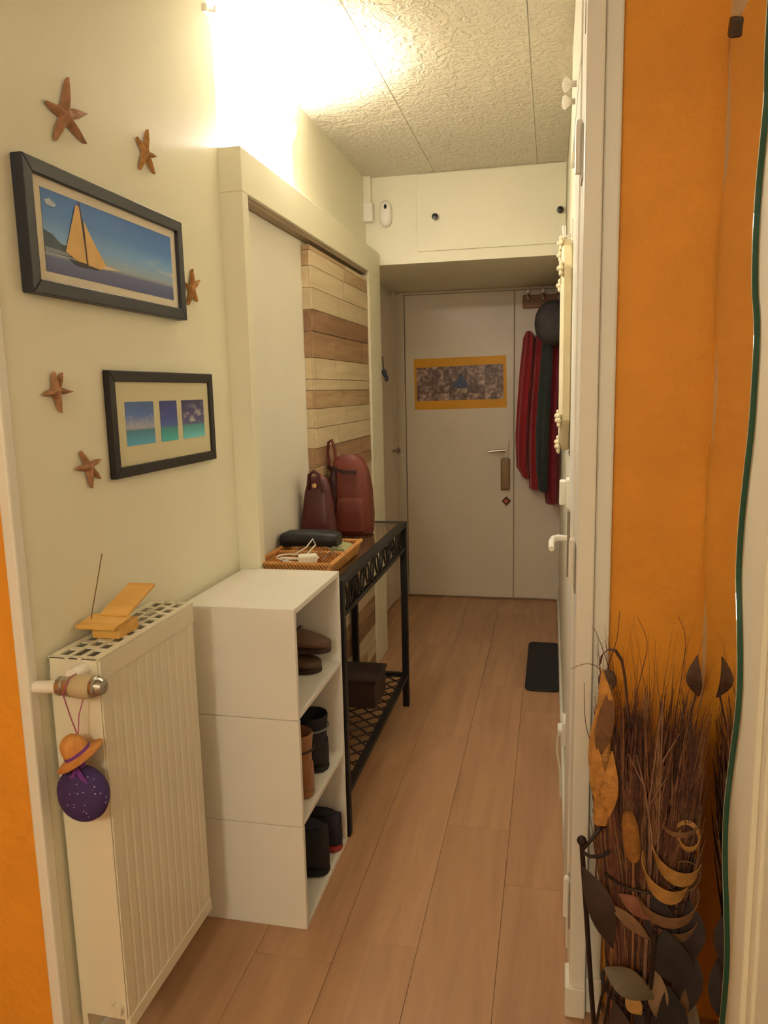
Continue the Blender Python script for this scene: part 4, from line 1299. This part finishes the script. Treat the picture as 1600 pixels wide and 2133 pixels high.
sk = thing('wall_socket', (HR, 2.42, 0.26), 'white wall socket with a plug low on the right wall', 'socket')
MB().box(HR - 0.014, HR, 2.385, 2.465, 0.235, 0.315).build('plate', M_wplast, sk, bevel=0.003)
MB().lathe([(0.02, -0.028), (0.022, -0.02), (0.022, -0.013), (0.001, -0.013)], (HR, 2.425, 0.275), 14, 'x').build('plug', M_wplast, sk, smooth=True)
MB().tube([(HR - 0.026, 2.425, 0.26), (HR - 0.03, 2.43, 0.2), (HR - 0.018, 2.44, 0.12), (HR - 0.015, 2.45, 0.02)], 0.004, 6).build('cable', M_wplast, sk)
hk = MB().box(HR - 0.012, HR, 2.30, 2.34, 1.80, 1.86).tube([(HR - 0.01, 2.32, 1.82), (HR - 0.03, 2.32, 1.815), (HR - 0.032, 2.32, 1.845)], 0.006, 8).build('wall_hook', M_wplast, bevel=0.001, seg=1)
tag(hk, 'small white hook on the right wall at the top of the carved mirror', 'hook')

cl = MB().box(HL, HL + 0.012, 2.06, 2.10, 2.405, 2.425).tube([(HL + 0.01, 2.08, 2.415), (HL + 0.028, 2.075, 2.408), (HL + 0.03, 2.072, 2.42)], 0.004, 8).build('cable_clip', M_wplast, bevel=0.001, seg=1)
tag(cl, 'tiny white hook on the left wall just below the ceiling', 'hook')

# ------------------------------------------------------------------ wavy mirror on the side wall
near = [(1.30, 1.985), (1.303, 1.877), (1.294, 1.808), (1.304, 1.744), (1.315, 1.679), (1.317, 1.609), (1.305, 1.535), (1.288, 1.498), (1.278, 1.461), (1.277, 1.389), (1.282, 1.315), (1.299, 1.238), (1.313, 1.157), (1.313, 1.077), (1.29, 1.002), (1.27, 0.927), (1.268, 0.887), (1.272, 0.843), (1.296, 0.746), (1.312, 0.649), (1.301, 0.565), (1.274, 0.492), (1.254, 0.417), (1.259, 0.319), (1.28, 0.2), (1.30, 0.13)]
far = [(1.57, 2.005), (1.562, 1.94), (1.54, 1.85), (1.545, 1.78), (1.58, 1.72), (1.593, 1.6), (1.586, 1.5), (1.56, 1.44), (1.545, 1.38), (1.56, 1.3), (1.593, 1.22), (1.596, 1.1), (1.585, 1.0), (1.55, 0.93), (1.538, 0.87), (1.545, 0.8), (1.585, 0.7), (1.595, 0.6), (1.582, 0.5), (1.55, 0.4), (1.54, 0.3), (1.585, 0.2), (1.59, 0.13)]
def smooth_line(p, n=4):
    out = []
    for i in range(len(p) - 1):
        p0, p1, p2, p3 = p[max(i - 1, 0)], p[i], p[i + 1], p[min(i + 2, len(p) - 1)]
        for k in range(n):
            t = k / n
            out.append(tuple(0.5 * ((2 * p1[j]) + (-p0[j] + p2[j]) * t + (2 * p0[j] - 5 * p1[j] + 4 * p2[j] - p3[j]) * t * t + (-p0[j] + 3 * p1[j] - 3 * p2[j] + p3[j]) * t ** 3) for j in range(2)))
    out.append(p[-1])
    return out
nl, fl_ = smooth_line(near), smooth_line(far)
wm = thing('wavy_mirror', (SX, 1.44, 0.13), 'tall frameless mirror with wavy edges beside the dried bouquet', 'mirror')
def strip(x, ins):
    """both edges resampled at equal heights so the strip quads stay clean"""
    zs_ = [2.0 - (2.0 - 0.14) * i / 90 for i in range(91)]
    def at(line, z):
        for a, c in zip(line[:-1], line[1:]):
            if a[1] >= z >= c[1]:
                t = (a[1] - z) / max(a[1] - c[1], 1e-9)
                return a[0] + (c[0] - a[0]) * t
        return line[0][0] if z > line[0][1] else line[-1][0]
    return [((x - 0.0045, at(nl, z) + ins, z), (x, at(fl_, z) - ins, z)) for z in zs_]
def slab(xf, xb, ins):
    f, k = strip(xf, ins), [((SX - 0.0004 if False else q[0][0] + 0.0045, q[0][1], q[0][2]), q[1]) for q in strip(xb, ins)]
    b = MB()
    b.rings([[f[i][0], f[i][1], k[i][1], k[i][0]] for i in range(len(f))])
    return b
green = mat('green_glass_edge', (44, 84, 62), 0.15, 0.1, 10)
slab(SX - 0.0042, SX - 0.0004, 0.0).build('glass_edge', green, wm)
slab(SX - 0.005, SX - 0.0044, 0.0012).build('mirror_face', MATS['mirror_silver'], wm)
MB().box(SX - 0.016, SX, 1.515, 1.542, 1.985, 2.016, Matrix.Rotation(0.5, 3, 'X')).build('clip', mat('brown_clip', (80, 62, 46), 0.5), wm, bevel=0.004)

# ------------------------------------------------------------------ dried bouquet in an iron stand
BX, BY = 0.185, 1.43  # bouquet positions, like most in the scene, unprojected from image pixels beforehand
sd = thing('iron_plant_stand', (BX, BY, 0), 'brown wrought-iron stand with metal leaves holding the dried bouquet', 'stand')
posts = [((0.066, 1.375), (0.108, 1.40)), ((0.197, 1.325), (0.19, 1.36)), ((0.275, 1.43), (0.25, 1.43)), ((0.185, 1.53), (0.185, 1.50))]
for (tx, ty), (bx, by) in posts:
    top = 0.40 if ty < 1.34 else 0.53
    p_ = MB().tube([(bx, by, 0.0), (bx + (tx - bx) * 0.4, by + (ty - by) * 0.4, 0.2), (tx, ty, top)], 0.0048, 8).build('post', M_rust, sd, smooth=True)
    MB().ball((tx, ty, top + 0.006), 0.0095 if top > 0.5 else 0.0055, 10).build('ball_finial', M_rust, p_, smooth=True)
def ring_pts(r, z, sx=1.0, n=28):
    return [(BX + r * sx * math.cos(a), BY + r * math.sin(a), z) for a in [2 * PI * k / n for k in range(n)]]
MB().tube(ring_pts(0.08, 0.46), 0.0028, 6, True).build('upper_ring', M_rust, sd)
MB().tube(ring_pts(0.07, 0.2), 0.004, 6, True).build('lower_ring', M_rust, sd)
MB().lathe([(0.001, 0.03), (0.075, 0.03), (0.078, 0.036), (0.076, 0.042), (0.001, 0.042)], (BX, BY, 0), 24).build('base_dish', M_rust, sd)
for i, pts in enumerate([[(0.066, 1.375, 0.515), (0.08, 1.375, 0.535), (0.098, 1.385, 0.556), (0.112, 1.40, 0.558)], [(0.067, 1.375, 0.512), (0.082, 1.37, 0.508), (0.1, 1.375, 0.507), (0.118, 1.385, 0.512)]]):
    MB().tube(pts, 0.0035, 6).build('scroll', M_rust, sd)
for k in range(5):
    x0 = 0.10 + 0.016 * k
    pts = [(x0 + 0.06 * (1 - math.cos(a)) * 0.55 - 0.005, 1.355 + 0.008 * k, 0.05 + 0.22 * math.sin(a)) for a in [PI / 2 * j / 9 for j in range(10)]]
    MB().tube(pts, 0.0028, 6).build('hoop', M_rust, sd)
lfm = mat('patinated_metal_leaf', (98, 84, 62), 0.5, 0.2, 20, 0.15, 60, metal=0.3)
lfd = mat('dark_metal_leaf', (72, 56, 48), 0.55, 0.2, 20, 0.15, 60, metal=0.3)
MB().leaf((0.068, 1.362, 0.49), (0.125, 1.352, 0.335), (0.5, -1, 0.2), 0.052, 0.08, 0.002, 10).build('metal_leaf', lfd, sd, smooth=True)
MB().leaf((0.11, 1.34, 0.30), (0.20, 1.325, 0.262), (0.1, -1, 0.5), 0.05, 0.05, 0.002, 10).build('metal_leaf', lfm, sd, smooth=True)
MB().leaf((0.215, 1.335, 0.40), (0.245, 1.345, 0.28), (-0.2, -1, 0.2), 0.075, 0.06, 0.002, 10).build('metal_leaf', mat('black_metal_leaf', (50, 46, 44), 0.55, 0.2, 20, metal=0.3), sd, smooth=True)
MB().leaf((0.225, 1.34, 0.28), (0.24, 1.35, 0.12), (0.2, -1, 0.1), 0.06, 0.05, 0.002, 10).build('metal_leaf', mat('black_metal_leaf', (50, 46, 44)), sd, smooth=True)
MB().leaf((0.13, 1.335, 0.235), (0.155, 1.335, 0.12), (0, -1, 0.2), 0.045, 0.05, 0.002, 8).build('metal_leaf', lfd, sd, smooth=True)

br = random.Random(11)
stem_ms = [mat('red_brown_straw', (120, 74, 52), 0.8, 0.25, 40), mat('dark_straw', (88, 58, 46), 0.8, 0.25, 40), mat('tan_straw', (150, 104, 68), 0.8, 0.25, 40)]
def stems(n, spread, z0, z1, rad, mats, seed, cx=BX, cy=BY, wob=0.012, base=0.035):
    r = random.Random(seed)
    b = MB()
    for i in range(n):
        b.cur = r.randrange(len(mats))
        a = r.uniform(0, 2 * PI)
        rb = base * math.sqrt(r.random())
        rt = spread * math.sqrt(r.random())
        p0 = Vector((cx + rb * math.cos(a), cy + rb * math.sin(a), 0.045 + r.uniform(0, 0.05)))
        h = r.uniform(z0, z1)
        a2 = a + r.uniform(-0.5, 0.5)
        tx = min(max(cx + rt * math.cos(a2), 0.092), 0.288)
        ty = min(cy + rt * 0.85 * math.sin(a2), 1.54)
        p1 = Vector((tx, ty, h))
        pts = []
        for k in range(6):
            t = k / 5
            q = p0.lerp(p1, t)
            q.x += (tx - cx) * (t ** 1.6 - t) * 0.5 + r.uniform(-1, 1) * wob * t
            q.y += (ty - cy) * (t ** 1.6 - t) * 0.5 + r.uniform(-1, 1) * wob * t
            q.x = min(max(q.x, 0.088), 0.291)
            q.y = min(max(q.y, 1.398), 1.545)
            pts.append(q)
        rr = rad * r.uniform(0.7, 1.3)
        b.tube(pts, [rr, rr, rr, rr * 0.9, rr * 0.7, rr * 0.25], 4, caps=False)
    return b
gs = stems(760, 0.135, 0.5, 0.8, 0.0022, stem_ms, 3, base=0.06).build('straw_bundle', stem_ms, None)
tag(gs, 'dense bundle of red-brown dried straw in the iron stand', 'dried straw', kind='stuff')
gs2 = stems(110, 0.14, 0.76, 0.95, 0.0007, stem_ms[:2], 5, wob=0.02).build('fine_grass', stem_ms[:2], None)
tag(gs2, 'wispy fine dried grass rising above the straw bundle', 'dried grass', kind='stuff')
# feathery plumes inside the bundle
b = MB()
r = random.Random(21)
for i in range(14):
    cx_, cy_ = r.uniform(0.13, 0.27), r.uniform(1.38, 1.51)
    zt = r.uniform(0.66, 0.83)
    b.cur = r.randrange(3)
    for k in range(70):
        z = zt - 0.2 * r.random()
        a = r.uniform(0, 2 * PI)
        L = 0.035 * (0.4 + (zt - z) / 0.2)
        x_ = min(max(cx_ + 0.6 * L * math.cos(a) * 0.7, 0.09), 0.289)
        b.tube([(cx_, cy_, z - 0.03), (x_, min(cy_ + L * math.sin(a) * 0.5, 1.545), z + L * 0.8)], [0.0009, 0.0004], 3, caps=False)
pl = b.build('feathery_plumes', stem_ms, None)
tag(pl, 'brown feathery plumes mixed into the straw bundle', 'dried plumes', kind='stuff')

# stray curved grasses
for i, pts in enumerate([[(0.14, 1.42, 0.70), (0.17, 1.42, 0.86), (0.178, 1.42, 0.92), (0.16, 1.42, 0.968)], [(0.12, 1.42, 0.70), (0.115, 1.42, 0.84), (0.10, 1.42, 0.90), (0.082, 1.42, 0.945)], [(0.11, 1.40, 0.70), (0.10, 1.40, 0.85), (0.075, 1.40, 0.88), (0.04, 1.40, 0.868)], [(0.105, 1.4, 0.68), (0.105, 1.4, 0.85), (0.122, 1.4, 0.93), (0.126, 1.4, 0.985)], [(0.23, 1.45, 0.7), (0.245, 1.45, 0.84), (0.25, 1.45, 0.92), (0.235, 1.45, 0.965)], [(0.10, 1.41, 0.60), (0.085, 1.41, 0.7), (0.07, 1.41, 0.76), (0.066, 1.41, 0.84)]]):
    q = smooth_line([(p_[0], p_[2]) for p_ in pts], 5)
    o = MB().tube([(x_, pts[0][1], z_) for x_, z_ in q], [0.0011 - 0.0007 * k / len(q) for k in range(len(q))], 4).build('grass_blade', stem_ms[i % 2])
    tag(o, ['long curved grass blade arching over the bouquet towards the orange wall', 'grass blade bending back over the doorway casing', 'grass blade reaching sideways out of the bouquet into the doorway', 'upright grass blade beside the corn husk', 'thin grass blade rising next to the wavy mirror', 'short grass blade low in front of the doorway casing'][i], 'grass blade', 'stray grass blades of the bouquet')

# corn-like husk column at the left of the bouquet
husk = mat('ochre_husk', (190, 132, 62), 0.75, 0.25, 60, 0.5, 120)
hd = mat('brown_husk', (120, 82, 52), 0.8, 0.25, 50, 0.5, 120)
ch_ = thing('dried_corn_husk', (0.1, 1.40, 0.045), 'tall ochre dried corn husk at the doorway side of the bouquet', 'corn husk')
rr = []
for i in range(26):
    t = i / 25
    z = 0.56 + 0.29 * t
    rad = 0.021 * (0.35 + 0.65 * math.sin(PI * min(1, 0.12 + 0.86 * t)) ** 0.7)
    rr.append([(0.102 + 0.004 * math.sin(9 * t) + rad * (1 + 0.1 * math.sin(5 * a + 11 * t)) * math.cos(a), 1.405 + rad * (1 + 0.1 * math.sin(5 * a + 11 * t)) * math.sin(a), z) for a in [2 * PI * k / 18 for k in range(18)]])
MB().rings(rr).build('cob', husk, ch_, smooth=True)
MB().tube([(0.17, 1.43, 0.05), (0.13, 1.41, 0.35), (0.102, 1.405, 0.58)], [0.005, 0.005, 0.007], 6).build('stalk', hd, ch_)
for (a0, b0, w_) in (((0.098, 1.39, 0.60), (0.086, 1.385, 0.74), 0.03), ((0.112, 1.385, 0.58), (0.118, 1.38, 0.72), 0.03), ((0.094, 1.388, 0.7), (0.112, 1.38, 0.85), 0.032), ((0.11, 1.39, 0.76), (0.096, 1.38, 0.88), 0.026)):
    MB().leaf(a0, b0, (0, -1, 0.1), w_, 0.06, 0.0012, 8).build('husk_leaf', hd if w_ > 0.0305 else husk, ch_, smooth=True)
# curled seed pods
for i, (c, s, m_, lab) in enumerate([((0.107, 1.395, 0.852), (0.017, 0.012, 0.021), 'a', 'brown dried seed pod near the top of the corn husk'), ((0.105, 1.392, 0.765), (0.010, 0.008, 0.019), 'a', 'small dark seed pod against the corn husk'), ((0.283, 1.5, 0.832), (0.014, 0.012, 0.036), 'b', 'large dark pointed pod next to the wavy mirror')]):
    o = thing('seed_pod', c, lab, 'seed pod')
    (MB().ball(c, 1.0, 14, s) if i < 2 else MB().leaf((c[0] + 0.004, c[1], c[2] - 0.042), (c[0] - 0.002, c[1], c[2] + 0.04), (-0.6, -1, 0), 0.03, 0.2, 0.003, 10)).build('pod_shell', mat('dark_pod', (92, 64, 50), 0.6, 0.3, 60, 0.4, 120), o, smooth=True)
    MB().tube([(c[0], c[1], c[2] - s[2] * 0.9), (c[0] * 0.6 + BX * 0.4, c[1] * 0.6 + BY * 0.4, c[2] - 0.2), (BX, BY, 0.1)], 0.002, 5).build('pod_stalk', stem_ms[1], o)
o = thing('curled_tip', (0.1, 1.4, 0.88), 'curled brown leaf tip hooked over the top of the corn husk', 'dried leaf')
MB().ribbon([(0.093, 1.395, 0.882), (0.096, 1.395, 0.9), (0.107, 1.395, 0.912), (0.12, 1.395, 0.91), (0.132, 1.4, 0.89), (0.14, 1.405, 0.85), (0.15, 1.41, 0.75)], (0.004, 0.012, 0), 0.0015).build('blade', mat('dark_pod', (92, 64, 50)), o, smooth=True)
MB().tube([(0.15, 1.41, 0.755), (0.17, 1.42, 0.4), (BX, BY, 0.06)], 0.002, 5).build('stalk', stem_ms[1], o)

# cattail
ct_ = thing('cattail', (0.155, 1.375, 0.05), 'ochre cattail head in front of the dark straw', 'cattail')
rr = []
for t in range(13):
    u = t / 12
    rad = 0.0155 * (0.45 + 0.55 * min(1, 4 * min(u, 1 - u)) ** 0.5)
    rr.append([(0.161 - 0.012 * u + rad * math.cos(a), 1.372 + rad * math.sin(a), 0.507 + 0.097 * u) for a in [2 * PI * k / 16 for k in range(16)]])
MB().rings(rr).build('seed_head', mat('ochre_cattail', (186, 124, 54), 0.9, 0.2, 90, 0.8, 400), ct_, smooth=True)
MB().tube([(0.17, 1.40, 0.05), (0.165, 1.378, 0.35), (0.16, 1.372, 0.51)], 0.0025, 6).build('stalk', stem_ms[2], ct_)

# curled ribbons of palm bark
palm = mat('golden_palm_bark', (176, 130, 66), 0.7, 0.18, 50, 0.3, 200)
palm2 = mat('brown_palm_bark', (128, 92, 60), 0.7, 0.18, 50, 0.3, 200)
def curl(label, c, r, a0, a1, w, m_, rise=0.0, tilt=0.25, shrink=0.0, facing=False, n=26):
    """bark strip wound about an upright axis (or, facing, about the viewing depth) at centre c"""
    path, ws_ = [], []
    for k in range(n + 1):
        t = k / n
        a = math.radians(a0 + (a1 - a0) * t)
        rr_ = r * (1 - shrink * t)
        if facing:
            path.append(Vector((c[0] + rr_ * math.cos(a), c[1] + 0.25 * rr_ * math.cos(a), c[2] + rr_ * math.sin(a))))
            d = Vector((0.15, -1, 0.25))
        else:
            path.append(Vector((min(c[0] + rr_ * math.cos(a), 0.287), c[1] + 0.75 * rr_ * math.sin(a), c[2] + rise * t + tilt * rr_ * math.sin(a))))
            d = Vector((0.25 * math.cos(a), 0.25 * math.sin(a), 1))
        ws_.append(d.normalized() * w * (0.35 + 0.65 * math.sin(PI * (0.08 + 0.84 * t)) ** 0.7))
    o = thing('palm_curl', tuple(path[0]), label, 'palm curl', 'palm curls of the bouquet')
    MB().ribbon(path, ws_, 0.0018).build('strip', m_, o, smooth=True)
    MB().tube([path[0], ((path[0].x + BX) / 2, (path[0].y + BY) / 2 + 0.01, path[0].z - 0.12), (BX, BY, 0.08)], 0.002, 5).build('stalk', stem_ms[0], o)
    return o
curl('palm curl forming a flat loop highest in the bouquet', (0.242, 1.392, 0.597), 0.034, 200, -150, 0.014, palm2, -0.012, 0.45)
curl('golden palm curl wound in a small eye under the flat loop', (0.255, 1.37, 0.571), 0.021, 150, -220, 0.011, palm, -0.006, 0.9, 0.25)
curl('broad golden palm curl sweeping round the dark hollow', (0.236, 1.378, 0.545), 0.042, 165, 345, 0.034, palm, -0.03, 0.75)
curl('second broad golden palm curl nested below the first', (0.218, 1.368, 0.507), 0.04, 160, 330, 0.034, palm, -0.022, 0.75)
curl('round palm hoop curled like a ring near the wavy mirror', (0.248, 1.372, 0.487), 0.031, 110, -200, 0.010, palm2, facing=True)
curl('low brown palm curl arching under the hoop', (0.222, 1.378, 0.445), 0.055, 170, 370, 0.026, palm2, 0.0, 0.6)
curl('palm curl hidden deep beside the lower brown one', (0.235, 1.39, 0.395), 0.045, 180, 350, 0.022, palm2, 0.0, 0.6)
# broad dry leaves
for i, (a0, b0, nn, w_, m_, lab) in enumerate([
        ((0.116, 1.36, 0.422), (0.194, 1.35, 0.362), (0.1, -1, 0.6), 0.022, palm2, 'tan folded dry leaf pointing across the straw stems'),
        ((0.135, 1.365, 0.44), (0.19, 1.355, 0.40), (0.1, -0.8, 0.9), 0.03, mat('rosy_leaf', (140, 86, 62), 0.7, 0.2, 40), 'rosy brown dry leaf curled over the tan folded one'),
        ((0.2, 1.35, 0.31), (0.212, 1.345, 0.2), (0.1, -1, 0.1), 0.038, mat('grey_tan_leaf', (140, 110, 80), 0.7, 0.2, 40), 'grey-tan dry leaf hanging low behind the front post'),
        ((0.25, 1.40, 0.26), (0.265, 1.395, 0.16), (0, -1, 0.1), 0.03, palm2, 'narrow brown leaf low beside the wavy mirror'),
        ((0.15, 1.33, 0.262), (0.178, 1.325, 0.225), (0, -1, 0.3), 0.03, palm, 'small golden leaf below the grey metal leaf')]):
    o = thing('dry_leaf', a0, lab, 'dry leaf')
    MB().leaf(a0, b0, nn, w_, 0.1, 0.0014, 10).build('blade', m_, o, smooth=True)
    MB().tube([a0, ((a0[0] + BX) / 2, (a0[1] + BY) / 2, a0[2] - 0.06), (BX, BY, 0.07)], 0.0018, 5).build('leaf_stalk', stem_ms[1], o)
for i, (a0, b0, nn, w_) in enumerate([((0.205, 1.385, 0.44), (0.225, 1.38, 0.31), (-0.1, -1, 0.1), 0.06), ((0.262, 1.385, 0.43), (0.272, 1.38, 0.30), (0.3, -1, 0.1), 0.05), ((0.268, 1.40, 0.33), (0.26, 1.40, 0.16), (0.2, -1, 0), 0.06), ((0.19, 1.385, 0.26), (0.2, 1.38, 0.1), (0, -1, 0), 0.05)]):
    o = thing('dry_leaf', a0, 'dark brown broad leaf low in the bouquet', 'dry leaf')
    MB().leaf(a0, b0, nn, w_, 0.06, 0.0014, 10).build('blade', mat('blackened_leaf', (62, 50, 46), 0.65, 0.2, 40), o, smooth=True)
    MB().tube([a0, ((a0[0] + BX) / 2, (a0[1] + BY) / 2, a0[2] - 0.06), (BX, BY, 0.07)], 0.0018, 5).build('leaf_stalk', stem_ms[1], o)
# forked bare twigs
for i, pts in enumerate([[(0.185, 1.38, 0.1), (0.19, 1.375, 0.5), (0.185, 1.375, 0.62), (0.2, 1.375, 0.8)], [(0.188, 1.378, 0.1), (0.192, 1.372, 0.56), (0.175, 1.372, 0.66), (0.16, 1.372, 0.72)], [(0.21, 1.39, 0.1), (0.205, 1.385, 0.5), (0.205, 1.385, 0.7), (0.205, 1.39, 0.82)]]):
    o = thing('bare_twig', pts[0], ['pale forked twig leaning towards the wavy mirror', 'pale forked twig leaning towards the doorway', 'straight pale twig in the middle of the bouquet'][i], 'twig', 'pale twigs of the bouquet')
    MB().tube(pts, [0.0025, 0.0022, 0.0018, 0.001], 5).build('stem', mat('pale_twig', (146, 108, 84), 0.8, 0.2, 40), o)
    m_ = pts[2]
    MB().tube([m_, (m_[0] + 0.03 * (1 if i != 1 else -1), m_[1], m_[2] + 0.06)], [0.0015, 0.0008], 5).build('side_shoot', mat('pale_twig', (146, 108, 84)), o)

# ------------------------------------------------------------------ the bouquet is tied together: its pieces are parts of one thing
bq = thing('dried_bouquet', (BX, BY, 0.045), 'tall dried bouquet of straw, palm curls and husks beside the wavy mirror', 'bouquet')
pieces = [o for o in C.objects if o.parent is None and o.get('category') in ('dried straw', 'dried grass', 'dried plumes', 'grass blade', 'corn husk', 'seed pod', 'dried leaf', 'cattail', 'palm curl', 'dry leaf', 'twig')]
for o in pieces:
    lab = o['label']
    if o.type == 'EMPTY':
        kids = list(o.children)
        main, rest, nm = kids[0], kids[1:], o.name.split('.')[0]
        bpy.data.objects.remove(o)
        main.name = nm
        for k in rest:
            k.parent = main
            k.matrix_parent_inverse = Matrix.Identity(4)
    else:
        main = o
        for key in ('category', 'group'):
            if key in main:
                del main[key]
    main.parent = bq
    main.matrix_parent_inverse = Matrix.Translation(-Vector(bq.location))
    main['label'] = lab
